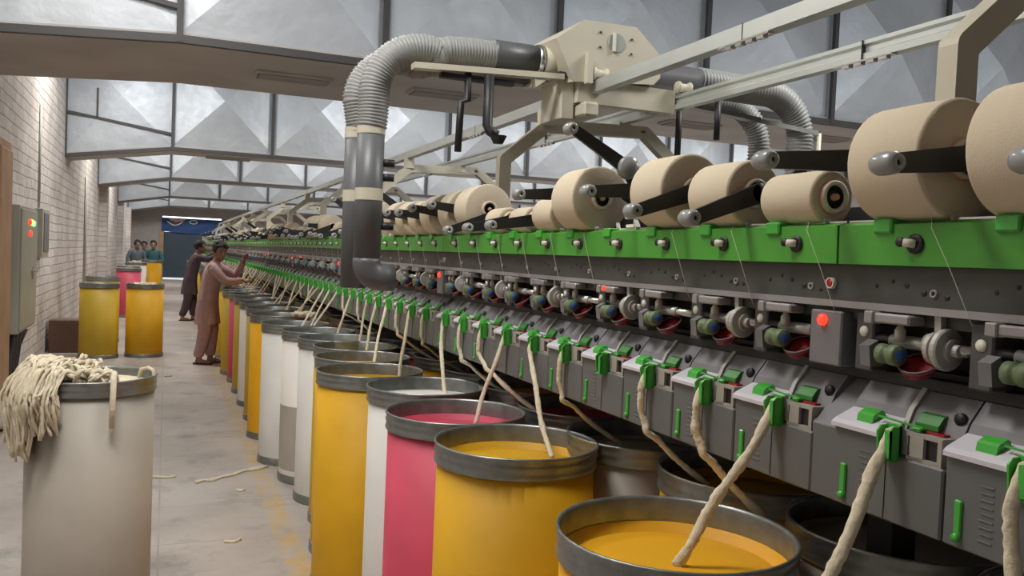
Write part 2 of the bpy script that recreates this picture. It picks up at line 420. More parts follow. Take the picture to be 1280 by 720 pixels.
# end cabinet at the far end
b = MB(); b.box(1.13, mx(1.13), YEND, YEND+1.1, 0, 1.75, 'cream', .02); b.box(1.2, mx(1.2), YEND-.001, YEND+.0, 0, 1.0, 'dplate'); b.build('end_cabinet', mach)
first = True
protos = {}
def sectpart(name, fn):
    pass
def build_section(y0, y1, tag_):
    """hood, back plate, flange, panel for one section, y0 near .. y1 far"""
    h = MB()
    # front face of hood (outline in x,z), slightly folded
    h.poly([(1.130, 1.474), (1.128, 1.543), (1.150, 1.549), (1.172, 1.549), (1.172, 1.540), (1.150, 1.538), (1.137, 1.536), (1.138, 1.474)], 'green', y0+.003, y1-.003)
    ho = h.build('green_hood', mach)
    ps = [p for p in P if y0 < p < y1]
    for p in ps: MB().box(1.122, 1.150, p+.035, p+.075, 1.528, 1.553, 'green2', .003).build('hood_clip', ho)
    e = MB(); e.box(1.150, 1.176, y0+.003, y1-.003, 1.5495, 1.553, 'steel'); e.build('edge_strip', ho)
    pl = MB(); pl.box(1.150, 1.222, y0, y1, 1.375, 1.475, 'dplate')
    plo = pl.build('back_plate', mach)
    s = MB()
    for p in ps:
        for dy, dz, r in ((.02, .066, .005), (-.015, .055, .006), (.05, .072, .004), (-.06, .05, .005), (.085, .063, .004)):
            s.lathe([(0, 1.1495), (r, 1.1495), (r, 1.151)], 'black', (0, p+dy, 1.375+dz), 'x', 8)
        s.lathe([(.004, 1.1505), (.004, 1.147), (.007, 1.147), (.007, 1.1505)], 'beige', (0, p-.035, 1.43), 'x', 10)
    s.build('screw_holes', plo)
    fl = MB(); fl.box(1.128, 1.20, y0, y1, 1.399, 1.405, 'sens'); fl.box(1.126, 1.131, y0, y1, 1.396, 1.408, 'sens'); fl.build('thread_rail', mach)
for k in range(-1, NS):
    build_section(JO[k] if k >= 0 else YBEG, JO[k+1] if k >= 0 else JO[0], k)
# joint pieces: indicator panel, box filler, legs, portal
for k, yj in enumerate(JO):
    b = MB(); b.box(1.125, 1.20, yj-.024, yj+.056, 1.288, 1.388, 'lid', .003)
    ip = b.build('indicator_panel', mach)
    l = MB(); l.lathe([(0, 1.116), (.008, 1.117), (.0108, 1.121), (.0108, 1.126)], 'ledred', (0, yj+.022, 1.370), 'x', 14); tag(l.build('lamp', ip), 'glowing red lamp')
    r = MB(); r.lathe([(0, 1.143), (.008, 1.143), (.008, 1.15)], 'redglass', (0, yj+.03, 1.438), 'x', 14); r.lathe([(.008, 1.149), (.008, 1.142), (.0105, 1.142), (.0105, 1.15)], 'label', (0, yj+.03, 1.438), 'x', 14); r.build('reset_button', ip)
    b = MB(); b.box(1.103, 1.17, yj-.049, yj+.012, 1.055, 1.185, 'box', .002); b.poly([(1.105, 1.185), (1.20, 1.268), (1.20, 1.20), (1.17, 1.185)], 'lid', yj-.049, yj+.012)
    b.build('joint_cover', mach)
    b = MB(); b.box(1.27, 1.33, yj-.03, yj+.03, 0, 1.06, 'black'); b.box(1.25, 1.35, yj-.05, yj+.05, 0, .02, 'black'); b.build('leg', mach)
    b = MB(); b.box(mx(1.33), mx(1.27), yj-.03, yj+.03, 0, 1.06, 'black'); b.build('leg', mach)
    if k == 0 or k % 1 == 0:
        b = MB(); t = .042
        pts = [(1.40, 1.52), (1.40, 1.90), (1.60, 2.07), (2.12, 2.09), (2.30, 1.95), (2.30, 1.52)]
        for i in range(5):
            b.bar((pts[i][0], yj, pts[i][1]), (pts[i+1][0], yj, pts[i+1][1]), .045, .056, 'cream', up=(0.001, 1, 0))
        for (x, z) in pts[1:5]: b.lathe([(0, -.0225), (.028, -.0225), (.028, .0225), (0, .0225)], 'cream', (x, yj, z), 'y', 14, smooth=False)
        b.box(1.57, 1.63, yj-.03, yj+.03, 2.07, 2.14, 'cream'); b.box(1.97, 2.03, yj-.03, yj+.03, 2.07, 2.125, 'cream')
        b.build('rail_support', mach)
# overhead rails
def rail_(x, z0, z1, face):
    r = MB()
    if face == 'box': 
        r.box(x-.022, x+.022, YBEG-.1, YEND, z0, z1, 'rail', .002)
    else:
        r.poly([(x-.018, z0), (x+.018, z0), (x+.018, z1), (x-.018, z1), (x-.018, z1-.012), (x-.008, z1-.018), (x-.008, z0+.026), (x-.018, z0+.020)], 'rail', YBEG-.1, YEND)
    o = r.build('overhead_rail', mach)
    for k in range(13):
        s = MB()
        y = 2.10+2.36*k-(.0 if face == 'box' else .07)
        s.box(x-.0235, x+.0235, y-.0015, y+.0015, z0, z1+.0005, 'dplate')
        for j in range(4): s.box(x-.024, x-.006, y-.10+.05*j, y-.07+.05*j, z0-.014, z0-.004, 'steel')
        s.box(x-.024, x+.0, y-.12, y+.12, z0-.005, z0, 'steel')
        s.build('splice', o)
rail_(1.60, 2.140, 2.190, 'box'); rail_(2.00, 2.118, 2.178, 'chan')

# ---- one spinning position (prototype at y = P[2])
p0 = P[2]
def proto_box(p):
    b = MB()
    b.box(1.10, 1.24, p-.113, p+.113, 1.055, 1.165, 'box', .003)
    b.box(1.10, 1.15, p-.008, p+.113, 1.16, 1.192, 'box', .002)
    for j in range(9): b.box(1.0985, 1.10, p+.030, p+.052, 1.078+.010*j, 1.0795+.010*j, 'lid')
    b.box(1.0988, 1.10, p-.0045, p-.0035, 1.058, 1.16, 'black')
    o = b.build('spin_box', mach)
    # white sloped cap
    c = MB()
    c.poly([(1.092, 1.190), (1.092, 1.197), (1.100, 1.203), (1.142, 1.221), (1.148, 1.218), (1.148, 1.190)], 'cap', p-.006, p+.113)
    c.build('feed_cap', o)
    g = MB(); g.poly([(1.106, 1.204), (1.109, 1.218), (1.114, 1.222), (1.128, 1.228), (1.134, 1.226), (1.137, 1.216)], 'green2', p+.036, p+.070); g.build('push_button', o)
    g = MB()  # sliver guide: open funnel with side cheeks and rounded bottom
    for yy in (p-.030, p-.006): g.poly([(1.103, 1.168), (1.092, 1.160), (1.080, 1.164), (1.076, 1.205), (1.084, 1.214), (1.103, 1.214)], 'green2', yy, yy+.003)
    g.box(1.098, 1.104, p-.030, p-.003, 1.160, 1.216, 'green2'); g.box(1.077, 1.083, p-.030, p-.020, 1.163, 1.208, 'green2'); g.box(1.079, 1.102, p-.030, p-.003, 1.157, 1.162, 'green2', .002)
    g.build('sliver_guide', o)
    g = MB(); g.box(1.0955, 1.101, p+.079, p+.092, 1.072, 1.128, 'green2', .002); g.lathe([(0, 1.093), (.0065, 1.093), (.0065, 1.10)], 'green2', (0, p+.086, 1.072), 'x', 10); g.build('side_lever', o)
    g = MB(); g.box(1.103, 1.125, p-.100, p-.040, 1.165, 1.171, 'beige'); g.box(1.103, 1.125, p-.106, p-.098, 1.165, 1.205, 'beige'); g.box(1.103, 1.125, p-.072, p-.046, 1.165, 1.205, 'beige'); g.box(1.104, 1.13, p-.106, p-.040, 1.203, 1.209, 'beige')
    g.box(1.11, 1.125, p-.098, p-.072, 1.17, 1.203, 'black'); g.box(1.106, 1.12, p-.040, p-.030, 1.17, 1.21, 'sens')
    g.build('trumpet_bracket', o)
    l = MB(); l.poly([(1.128, 1.19), (1.150, 1.235), (1.186, 1.277), (1.24, 1.277), (1.24, 1.16), (1.128, 1.165)], 'lid', p-.113, p+.113); 
    l.poly([(1.124, 1.190), (1.146, 1.238), (1.182, 1.281), (1.19, 1.277), (1.15, 1.22)], 'wheel', p-.012, p-.002)
    l.lathe([(0, -.004), (.010, -.004), (.010, .004), (0, .004)], 'black', (1.150, p-.098, 1.238), 'x', 12)
    lo = l.build('rotor_lid', o)
    g = MB(); g.poly([(1.130, 1.214), (1.131, 1.222), (1.143, 1.236), (1.155, 1.238), (1.158, 1.222)], 'dgreen', p-.074, p-.030); g.bar((1.115, p+.03, 1.221), (1.115, p-.06, 1.217), .003, .004, 'green2'); g.box(1.110, 1.126, p-.058, p-.042, 1.209, 1.217, 'green2', .002); g.build('latch_slide', lo)
    g = MB(); g.box(1.120, 1.134, p-.094, p-.060, 1.209, 1.213, 'maroon'); g.build('red_tab', lo)
    return o
def proto_roller(p, wheel):
    b = MB(); b.box(1.14, 1.20, p+.077, p+.117, 1.288, 1.392, 'brk', .003)
    o = b.build('roller_bracket', mach)
    l = MB(); l.lathe([(0, 1.1385), (.0095, 1.1385), (.0095, 1.140)], 'label', (0, p+.097, 1.357), 'x', 14); l.build('label', o)
    s = MB(); s.box(1.112, 1.150, p-.022, p+.062, 1.376, 1.393, 'sens', .003); s.box(1.108, 1.13, p+.050, p+.070, 1.374, 1.395, 'sens', .002); s.lathe([(0, 0), (.009, 0), (.009, .02), (.005, .026), (.005, .03)], 'beige', (1.13, p+.01, 1.347), 'z', 10); s.build('yarn_sensor', o)
    r = MB(); r.lathe([(0, -.0155), (.0095, -.0155), (.0105, -.012), (.0165, -.012), (.018, -.009), (.018, .004), (.014, .006), (.014, .012), (.017, .014), (.017, .028), (0, .028)], 'olive', (1.122, p+.012, 1.325), 'y', 16, mf=['blue', 'blue', 'olive', 'olive', 'olive', 'olive', 'olive', 'olive', 'olive', 'olive']); r.bar((1.122, p+.02, 1.325), (1.16, p+.05, 1.345), .012, .01, 'brk'); r.build('pressure_roller', o)
    r = MB(); r.tube([(1.152, p+.08, 1.346), (1.152, p-.113, 1.346)], .0088, 'steel', 12); r.tube([(1.152, p+.045, 1.346), (1.152, p-.045, 1.346)], .0112, 'rail', 14); r.build('draw_shaft', o)
    m_ = MB(); 
    m_.lathe([(.034, -.002), (.036, .004), (.026, -.012), (0, -.018)], 'maroon', (0, 0, 0), 'z', 14)
    for v in m_.bm.verts: v.co = Vector((1.142+v.co.x*.7, p-.022+v.co.y, 1.312+v.co.z+.45*(v.co.x)))
    m_.tube([(1.142+.7*.036*math.cos(t), p-.022+.036*math.sin(t), 1.316-.45*.036*-math.cos(t)) for t in [PI*2*i/14 for i in range(15)]], .0022, 'brk', 5, cap=False)
    m_.build('yarn_scoop', o)
    k = MB(); k.poly([(1.12, 1.30), (1.115, 1.335), (1.135, 1.345), (1.15, 1.30)], 'lid', p+.060, p+.082); k.build('bracket_foot', o)
    if wheel:
        k = MB(); k.lathe([(0, -.022), (.010, -.022), (.010, -.010), (.018, -.010), (.018, -.004), (.032, -.003), (.034, .0), (.034, .007), (.032, .010), (.022, .010), (.022, .020), (.026, .020), (.026, .028), (0, .028)], 'wheel', (1.145, p-.072, 1.343), 'y', 22, smooth=False); k.lathe([(0, .0), (.018, .0), (.018, .014), (0, .014)], 'beige', (1.145, p-.048, 1.348), 'y', 14); k.bar((1.145, p-.056, 1.35), (1.142, p-.056, 1.398), .012, .012, 'wheel'); k.tube([(1.15, p-.066, 1.343), (1.155, p-.10, 1.343)], .009, 'wheel', 8); k.build('drive_wheel', o)
    return o
def proto_guide(p):
    b = MB(); b.lathe([(.006, 1.130), (.006, 1.1250), (.0165, 1.1250), (.0165, 1.130)], 'black', (0, p-.012, 1.510), 'x', 12)
    b.lathe([(0, 1.1262), (.0115, 1.1262)], 'inner', (0, p-.012, 1.510), 'x', 12)
    o = b.build('oil_port', mach)
    q = MB(); q.tube([(1.128, p-.012, 1.510), (1.1145, p+.002, 1.512)], [.0078, .0066], 'label', 8); q.lathe([(0, 0), (.0085, 0), (.0085, .004), (0, .004)], 'black', (1.1115, p+.006, 1.5125), 'x', 8); q.build('port_pin', o)
    return o
def proto_drum(p):
    b = MB(); b.lathe([(0, -.085), (.024, -.085), (.026, -.08), (.026, .08), (.024, .085), (0, .085)], 'dplate', (1.205, p, 1.522), 'y', 14); b.tube([(1.205, p-.11, 1.522), (1.205, p+.11, 1.522)], .008, 'steel', 6)
    o = b.build('winding_drum', mach)
    q = MB(); q.bar((1.150, p-.07, 1.551), (1.165, p-.03, 1.572), .010, .012, 'wheel'); q.bar((1.165, p-.03, 1.560), (1.17, p+.02, 1.560), .008, .010, 'label'); q.bar((1.16, p+.05, 1.551), (1.17, p+.075, 1.567), .008, .01, 'wheel'); q.build('yarn_traverse', o)
    return o
bx0 = proto_box(p0); ra = proto_roller(p0, True); rb = proto_roller(P[1], False); gd = proto_guide(p0); dr = proto_drum(p0)
NP = 100
STUFF = {}
for i, p in enumerate(P):
    lim = (i < NP)
    if not lim: continue
    if i != 2:
        copy_tree(bx0, (0, p-p0, 0)); copy_tree(gd, (0, p-p0, 0)); copy_tree(dr, (0, p-p0, 0))
    if i not in (2, 1):
        if i % 2 == 0 and i % 3 != 5: copy_tree(ra, (0, p-p0, 0))
        else: copy_tree(rb, (0, p-P[1], 0))
# the farthest positions, too many to count: one part per kind
far = P[NP:]
def far_copy(name, proto, ref):
    bm = bmesh.new(); mats = []
    def add(o, off):
        b2 = bmesh.new(); b2.from_mesh(o.data)
        mp = []
        for m in o.data.materials:
            if m not in mats: mats.append(m)
            mp.append(mats.index(m))
        for f in b2.faces: f.material_index = mp[f.material_index]
        bmesh.ops.translate(b2, verts=b2.verts, vec=off)
        t = bpy.data.meshes.new('t'); b2.to_mesh(t); b2.free(); bm.from_mesh(t); bpy.data.meshes.remove(t)
        for c in o.children: add(c, off+c.location)
    for p in far: add(proto, WL[proto.name]-Vector((XC, 0, 0))+Vector((0, p-ref-far[0], 0)))
    me = bpy.data.meshes.new(name); bm.to_mesh(me); bm.free()
    for m in mats: me.materials.append(m)
    o = bpy.data.objects.new(name, me); col.objects.link(o); o.parent = mach; o.location = Vector((0, far[0]-YBEG, 0)); WL[o.name] = Vector((XC, far[0], 0)); o['kind'] = 'stuff'
far_copy('far_spin_boxes', bx0, p0); far_copy('far_roller_brackets', rb, P[1]); far_copy('far_winding_drums', dr, p0); far_copy('far_oil_ports', gd, p0)
# small red break lamps at a few positions
for i in (6, 17, 30, 41, 56, 71, 85, 93):
    p = P[i]; l = MB(); l.lathe([(0, 1.105), (.005, 1.106), (.006, 1.112)], 'ledred', (0, p+.03, 1.388), 'x', 10); tag(l.build('break_lamp', mach), 'small glowing red lamp')
# far side of the machine
b = MB(); b.box(mx(1.24), mx(1.10), YBEG, YEND, 1.055, 1.19, 'box'); b.poly([(mx(1.128), 1.19), (mx(1.186), 1.277), (mx(1.24), 1.277), (mx(1.24), 1.19)], 'lid', YBEG, YEND); b.build('rear_spin_boxes', mach)
b = MB(); b.box(mx(1.138), mx(1.13), YBEG, YEND, 1.474, 1.545, 'green'); b.box(mx(1.22), mx(1.15), YBEG, YEND, 1.375, 1.475, 'dplate'); b.build('rear_green_hood', mach)

# ------------------------------------------------------------------ cradle arms and yarn packages
def make_cradle(p, zk, zc, xk=1.0, xc=1.16, empty_=False):
    y = p-.078
    b = MB()
    b.bar((xk, y, zk), (xc, y, zc), .030, .010, 'arm', up=(0, 0, 1), w2=.042)
    b.lathe([(0, -.005), (.021, -.005), (.021, .005), (0, .005)], 'arm', (xc, y, zc), 'y', 14)
    b.bar((xc, y, zc), (1.34, y, 1.58), .040, .010, 'arm', w2=.03)
    b.bar((1.34, y-.01, 1.58), (1.34, y+.18, 1.58), .03, .03, 'arm')
    b.bar((1.33, y+.178, 1.58), (xc+.01, y+.178, zc), .03, .008, 'arm')
    b.box(1.32, 1.36, y+.06, y+.10, 1.51, 1.58, 'black')
    o = b.build('package_cradle', mach)
    k = MB(); k.lathe([(0, -.012), (.005, -.012), (.0052, -.016), (.013, -.016), (.017, -.008), (.0185, .006), (.018, .022), (.013, .032), (0, .034)], 'knob', (xk-.004, y, zk), 'y', 16, mf=['black']+['knob']*7)
    k.build('handle_knob', o)
    if empty_:
        k = MB(); k.lathe([(0, -.02), (.030, -.018), (.034, -.01), (.034, .006), (.02, .012), (0, .014)], 'knob', (xc, y-.004, zc), 'y', 18); k.build('chuck_disc', o)
    return o
PK = {}
def make_package(r, p, xc, zc, name='yarn_package', w=.15, parent=None):
    """axis along Y; near face at p-.062"""
    y0 = p-.062; y1 = y0+w
    b = MB()
    e = .004
    b.lathe([(.030, y0+.003), (r-.006, y0), (r-.001, y0+e), (r, y0+e*2), (r*1.006, (y0+y1)/2), (r, y1-e*2), (r-.001, y1-e), (r-.006, y1), (.026, y1-.002)], 'yarn', (xc, 0, zc), 'y', 40,
            mf=['yarnend', 'yarnend', 'yarn', 'yarn', 'yarn', 'yarn', 'yarnend', 'yarnend'])
    o = b.build(name, None)
    t = MB(); t.lathe([(.022, y1+.006), (.022, y0-.005), (.0245, y0-.011), (.031, y0-.009), (.032, y0-.003), (.0335, y0+.001), (.0335, y0+.006), (.026, y1), (.022, y1+.006)], 'tube', (xc, 0, zc), 'y', 24, mf=['inner', 'cream', 'cream', 'cream', 'tube', 'tube', 'tube', 'tube'])
    t.lathe([(0, y0-.012), (.006, y0-.012), (.007, y0-.002), (.012, y0-.001), (.012, y0+.008), (.022, y0+.008)], 'inner', (xc, 0, zc), 'y', 16, mf=['tube', 'tube', 'inner', 'inner', 'inner'])
    t.build('bobbin_tube', o)
    return o
Z0 = 1.548
# (radius or None for empty, handle x, handle z, mode)
TBL = {0: (.090, 1.0, 1.60), 1: (.100, 1.0, 1.61), 2: (.098, 1.0, 1.625), 3: (.052, 1.0, 1.655), 4: (.072, 1.0, 1.557), 5: (.090, 1.0, 1.580), 6: (None, 1.0, 1.638),
       7: (.094, 1.0, 1.83), 8: (.056, 1.0, 1.655), 9: (.045, 1.0, 1.565), 10: (.048, 1.0, 1.56), 11: (.098, 1.0, 1.555), 12: (.095, 1.0, 1.662), 13: (.092, 1.0, 1.660), 14: (.085, 1.0, 1.648)}
LBL = {0: 'large cream yarn package just outside the right edge, nearest on the machine', 1: 'large cream yarn package cut by the right edge of the photo',
 2: 'largest fully seen yarn package, horizontal black arm and grey knob across its end',
 3: 'small yarn package with a dark open core, in front of the rear ribbed hoses',
 4: 'medium yarn package behind the small open-core one, arm slanting to a low knob',
 5: 'large yarn package between the medium one and the raised black arm',
 7: 'large yarn package just left of and below the raised black arm',
 8: 'small yarn package tucked left of the large one by the raised black arm',
 9: 'thin yarn package lying low, second left of the one by the raised arm', 10: 'thin yarn package in front of the large one showing its core ring',
 11: 'large yarn package showing its round core ring, right of the hanging pipe',
 12: 'large yarn package directly behind the one showing its core ring', 13: 'large yarn package second behind the one showing its core ring', 14: 'large yarn package third behind the one showing its core ring'}
rnd = random.Random(3)
for i, p in enumerate(P):
    if i in TBL: r, xk, zk = TBL[i]
    else:
        r = rnd.choice([.04, .06, .08, .088, .09, .092, .095, .098]) if i < 30 else rnd.choice([.035, .04, .05, .06, .085, .09])
        xk = 1.0; zk = 1.555+rnd.choice([0, 0, .01, .02, .10, .09, .06])
        if rnd.random() < .07: r = None; zk = 1.80
    xc = 1.165
    zc = Z0+(r or .05)
    if i == 7:
        cr = make_cradle(p, 1.832, 1.735, 1.055, 1.235, True)
    elif i == 6: cr = make_cradle(p, zk, 1.655, xk, 1.19)
    elif i == 11: cr = make_cradle(p, zk, 1.615, xk, 1.17)
    elif r is None:
        cr = make_cradle(p, zk, 1.70, 1.03, 1.18, True)
    elif i in (3, 8):
        cr = make_cradle(p, zk, 1.67, xk, 1.20)
    else: 
        if i < NP: cr = make_cradle(p, zk, zc, xk, xc)
    if r is None or p > 26: continue
    o = make_package(r, p, xc, zc)
    if i in LBL: tag(o, LBL[i], 'yarn package', 'cream yarn packages along the near side of the machine')
    else:
        seg = ('just right of the hanging pipe' if p < 4.1 else 'left of the hanging pipe, before the worker in pink' if p < 11 else 'far down the machine beyond the worker in pink')
        sz = 'large' if r > .075 else 'small'
        tag(o, '%s yarn package %s' % (sz, seg), 'yarn package', 'cream yarn packages along the near side of the machine')
    if p < 12:
        t = MB(); pts = [(1.135, p-.035, 1.552), (1.118, p-.05, 1.535), (1.116, p-.09, 1.47), (1.119, p-.125, 1.40), (1.122, p-.13, 1.385)]
        t.tube(pts, .0006, 'thread', 4); t.build('running_yarn', o)
# rear side packages and cradles (only the ones that show above the machine)
for i, (y, r, z) in enumerate(((1.95, .10, 1.90), (1.70, .09, 1.65), (2.25, .085, 1.64), (2.55, .05, 1.62), (3.1, .09, 1.65), (3.4, .06, 1.62), (4.2, .09, 1.65), (5.0, .095, 1.65), (5.8, .09, 1.65))):
    o = make_package(r, y, mx(1.165) if i else 2.42, z)
    if i == 0:
        b = MB(); b.bar((2.42, y-.075, z), (2.36, y-.075, 1.56), .035, .010, 'arm'); b.bar((2.42, y+.10, z), (2.36, y+.10, 1.56), .035, .010, 'arm'); b.box(2.33, 2.39, y-.08, y+.105, 1.52, 1.56, 'arm'); b.tube([(2.42, y-.08, z), (2.42, y+.105, z)], .014, 'arm', 8); b.build('rear_cradle', mach)
    tag(o, ('rear yarn package peeping out above and between the two largest at the right edge' if i == 0 else 'yarn package on the rear side of the machine, behind the near row'), 'yarn package', 'cream yarn packages on the rear side')
# raised empty rear cradle with a cream ring holder
b = MB(); b.lathe([(.022, -.03), (.04, -.03), (.043, -.02), (.043, .03), (.036, .035), (.022, .035), (.022, -.03)], 'cream', (2.10, 3.15, 1.885), 'y', 20); b.lathe([(0, .0), (.022, 0)], 'inner', (2.10, 3.15, 1.885), 'y', 16); b.bar((2.10, 3.20, 1.885), (2.32, 3.20, 1.58), .035, .012, 'arm'); b.bar((2.10, 3.2, 1.885), (2.02, 3.2, 1.91), .035, .012, 'arm'); b.build('rear_cradle', mach)

# ------------------------------------------------------------------ sliver cans
def make_can(x, y, m, name='sliver_can', level=.06, fillm=None, Rr=.228, H=.945, band=None, dent=0):
    e = empty(name, (x, y, 0))
    b = MB(); r = Rr-.006
    b.lathe([(r-.004, H-.05), (r-.002, .04), (r, .02), (r+.001, .012), (r+.002, H-.03)], m, (x, y, 0), 'z', 40) if 0 else None
    b.lathe([(0, .03), (r-.006, .03), (r-.004, H-.05), (r, H-.05), (r+.001, .04), (r-.001, .03)], m, (x, y, 0), 'z', 44)
    if band: 
        b.lathe([(r+.0015, .08), (r+.0017, band)], 'greycan', (x, y, 0), 'z', 44)
    b.build('body', e)
    t = MB(); R_ = Rr
    t.lathe([(r-.003, H-.056), (R_+.000, H-.056), (R_+.003, H-.050), (R_, H-.043), (R_, H-.030), (R_+.003, H-.025), (R_, H-.019), (R_+.001, H-.007), (R_+.004, H-.003), (R_+.003, H+.003), (R_-.002, H+.003), (R_-.005, H-.004), (R_-.006, H-.054)], 'galv', (x, y, 0), 'z', 44); t.build('rim', e)
    t = MB(); t.lathe([(r-.01, .0), (R_+.001, 0), (R_+.003, .006), (R_+.001, .045), (r, .05), (r-.006, .04), (r-.01, 0)], 'galv', (x, y, 0), 'z', 32); t.build('base_ring', e)
    pl = MB(); fm = fillm or m; h = H-level
    pl.lathe([(0, h+.012), (r*.55, h+.010), (r*.9, h+.002), (r-.012, h-.008), (r-.012, h-.02), (0, h-.02)], fm, (x, y, 0), 'z', 36); pl.build('spring_plate', e)
    return e
row1 = [(1.36, .925, 'orange'), (2.16, .925, 'yellow'), (2.62, .90, 'pink'), (3.15, .955, 'clear'), (3.60, .835, 'yellow'), (4.07, .905, 'yellow'), (4.53, .97, 'mustard'), (4.96, .95, 'clear'), (5.42, .915, 'white'), (5.92, .84, 'clear'), (6.72, .835, 'orange'), (7.40, .865, 'mustard'), (8.1, .865, 'white'), (8.8, .865, 'mustard'), (9.5, .865, 'pink')]
NM = dict(orange='bright orange', yellow='yellow', pink='pink', clear='milky white', white='white', mustard='mustard yellow')
lab1 = ['yellow can nearest the camera, rim at the bottom edge, thick sliver dropping in', 'yellow sliver can left of the nearest one, yellow plate just below the rim', 'pink sliver can in the front row, between a yellow and a milky white one',
 'milky white sliver can directly beyond the near pink one', 'amber yellow can standing forward into the aisle, beyond the milky white one', 'yellow can right behind the amber one, only rim and left edge showing', 'third yellow-rimmed can behind the amber one, mostly hidden',
 'milky white sliver can just beyond the three stacked-looking yellow rims', 'white sliver can with a greyish lower half, second beyond the amber trio', 'pinkish white can standing just before the bright orange can', 'bright orange sliver can beyond the white ones in the front row', 'mustard yellow can just beyond the bright orange one',
 'narrowly seen white can between two mustard ones in the front row', 'mustard can between the narrow white one and the far pink one', 'pink can in the front row beside the legs of the worker in pink']
GRP = 'sliver cans in the row along the machine'
protoc = {}
for (y, x, m), lb in zip(row1, lab1):
    c = make_can(x, y, m, level=.07 if m in ('orange', 'yellow', 'pink') else .05, fillm={'orange': 'orange', 'clear': 'white'}.get(m), band=.48 if lb.startswith('white sliver') else None)
    tag(c, lb, 'can', GRP); protoc.setdefault(m, (c, x, y))
seq = ['mustard', 'orange', 'pink', 'mustard', 'yellow', 'white', 'mustard', 'pink', 'clear']
y = 10.1; k = 0
while y < 29.3:
    m = seq[k % len(seq)]; c0, x0, y0 = protoc[m]; xx = .86+.015*((k*7) % 5-2)
    c = copy_tree(c0, (xx-x0, y-y0, 0))
    tag(c, '%s sliver can in the front row beyond the worker in pink' % NM[m], 'can', 'far cans of the front row'); y += .49; k += 1
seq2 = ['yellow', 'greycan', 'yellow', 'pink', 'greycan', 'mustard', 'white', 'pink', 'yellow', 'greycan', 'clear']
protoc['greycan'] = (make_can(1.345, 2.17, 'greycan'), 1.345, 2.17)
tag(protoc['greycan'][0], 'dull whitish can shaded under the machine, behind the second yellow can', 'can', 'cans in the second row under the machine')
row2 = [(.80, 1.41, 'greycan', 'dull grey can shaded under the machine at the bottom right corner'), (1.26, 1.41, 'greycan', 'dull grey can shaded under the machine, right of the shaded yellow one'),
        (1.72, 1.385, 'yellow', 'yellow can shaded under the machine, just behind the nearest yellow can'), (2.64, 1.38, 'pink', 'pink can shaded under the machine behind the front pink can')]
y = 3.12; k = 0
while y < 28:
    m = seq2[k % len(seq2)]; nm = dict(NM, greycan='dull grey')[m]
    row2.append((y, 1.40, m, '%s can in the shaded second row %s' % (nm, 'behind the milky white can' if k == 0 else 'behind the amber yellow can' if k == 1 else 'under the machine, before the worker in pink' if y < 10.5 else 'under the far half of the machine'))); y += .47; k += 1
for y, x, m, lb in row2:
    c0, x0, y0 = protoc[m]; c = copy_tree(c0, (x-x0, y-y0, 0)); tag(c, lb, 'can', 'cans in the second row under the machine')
# cans standing free in the aisle
def free(x, y, m, lab, **kw):
    c = make_can(x, y, m, **kw); tag(c, lab, 'can'); return c
big = free(-.25, 3.57, 'greycan', 'dull grey-white can at lower left, cotton heap hanging over its rim', level=.03, fillm='cotton')
free(-.755, 11.62, 'mustard', 'yellow can beside the brick wall, left one of the aisle pair', level=.03, H=.93)
free(-.235, 11.75, 'yellow', 'amber yellow can with a tuft of cotton on top, right one of the aisle pair', level=.03, fillm='cotton', H=.93)
free(-.83, 13.4, 'mustard', 'yellow can half hidden behind the left one of the aisle pair')
free(-.66, 17.9, 'pink', 'pink can standing in the aisle behind the yellow pair', level=.02, fillm='cotton')
free(-.72, 19.4, 'orange', 'orange can hidden behind the pink one in the aisle')
free(-.62, 20.7, 'white', 'white can in front of the man in grey-blue, topped with cotton', level=.0, fillm='cotton', H=1.0)
free(-.31, 21.3, 'orange', 'yellow can standing before the man in teal, far down the aisle', H=1.05)

# ------------------------------------------------------------------ slivers
def sliver(i, target, lab, group, r=.0085):
    p = P[i]; a = Vector((1.090, p-.017, 1.205)); b0 = Vector((1.079, p-.017, 1.175))
    t = Vector(target); rn = random.Random(i); pts = [Vector((1.115, p-.017, 1.212)), a, b0]
    n = 14; sag = rn.uniform(.01, .05) if t.x < 1.1 else .10
    for k in range(1, n+1):
        f = k/n; q = b0.lerp(t, f)
        if t.x > 1.1:  # hangs down the box first, then runs under to the second row
            g = max(0, (f-.30)/.70)
            q.x = 1.075+(t.x-1.075)*g*(.4+.6*g); q.y = b0.y+(t.y-b0.y)*(g**1.2)
            q.z = b0.z+(t.z-b0.z)*f
            if q.z > 1.04: q.x = min(q.x, 1.085)
        else: q.x -= sag*math.sin(PI*f)*.3; q.z -= sag*math.sin(PI*f)*.6; q.y += .006*math.sin(f*9+i)
        pts.append(q)
    rr = [r*(.9+.35*rn.random()) for _ in pts]; rr[0] = r*.6; rr[1] = r*.7
    # refine path
    P2 = []; R2 = []
    for k in range(len(pts)-1):
        for s_ in range(3 if p < 6 else 1):
            f = s_/3.; P2.append(pts[k].lerp(pts[k+1], f)); R2.append((rr[k]*(1-f)+rr[k+1]*f)*(1+.10*math.sin(k*2.1+s_*2.4)))
    P2.append(pts[-1]); R2.append(rr[-1])
    m = MB(); m.tube(P2, R2, 'cotton', 8 if p < 6 else 6, flat=.7, rough=.06); o = m.build('cotton_sliver')
    return tag(o, lab, 'sliver', group)
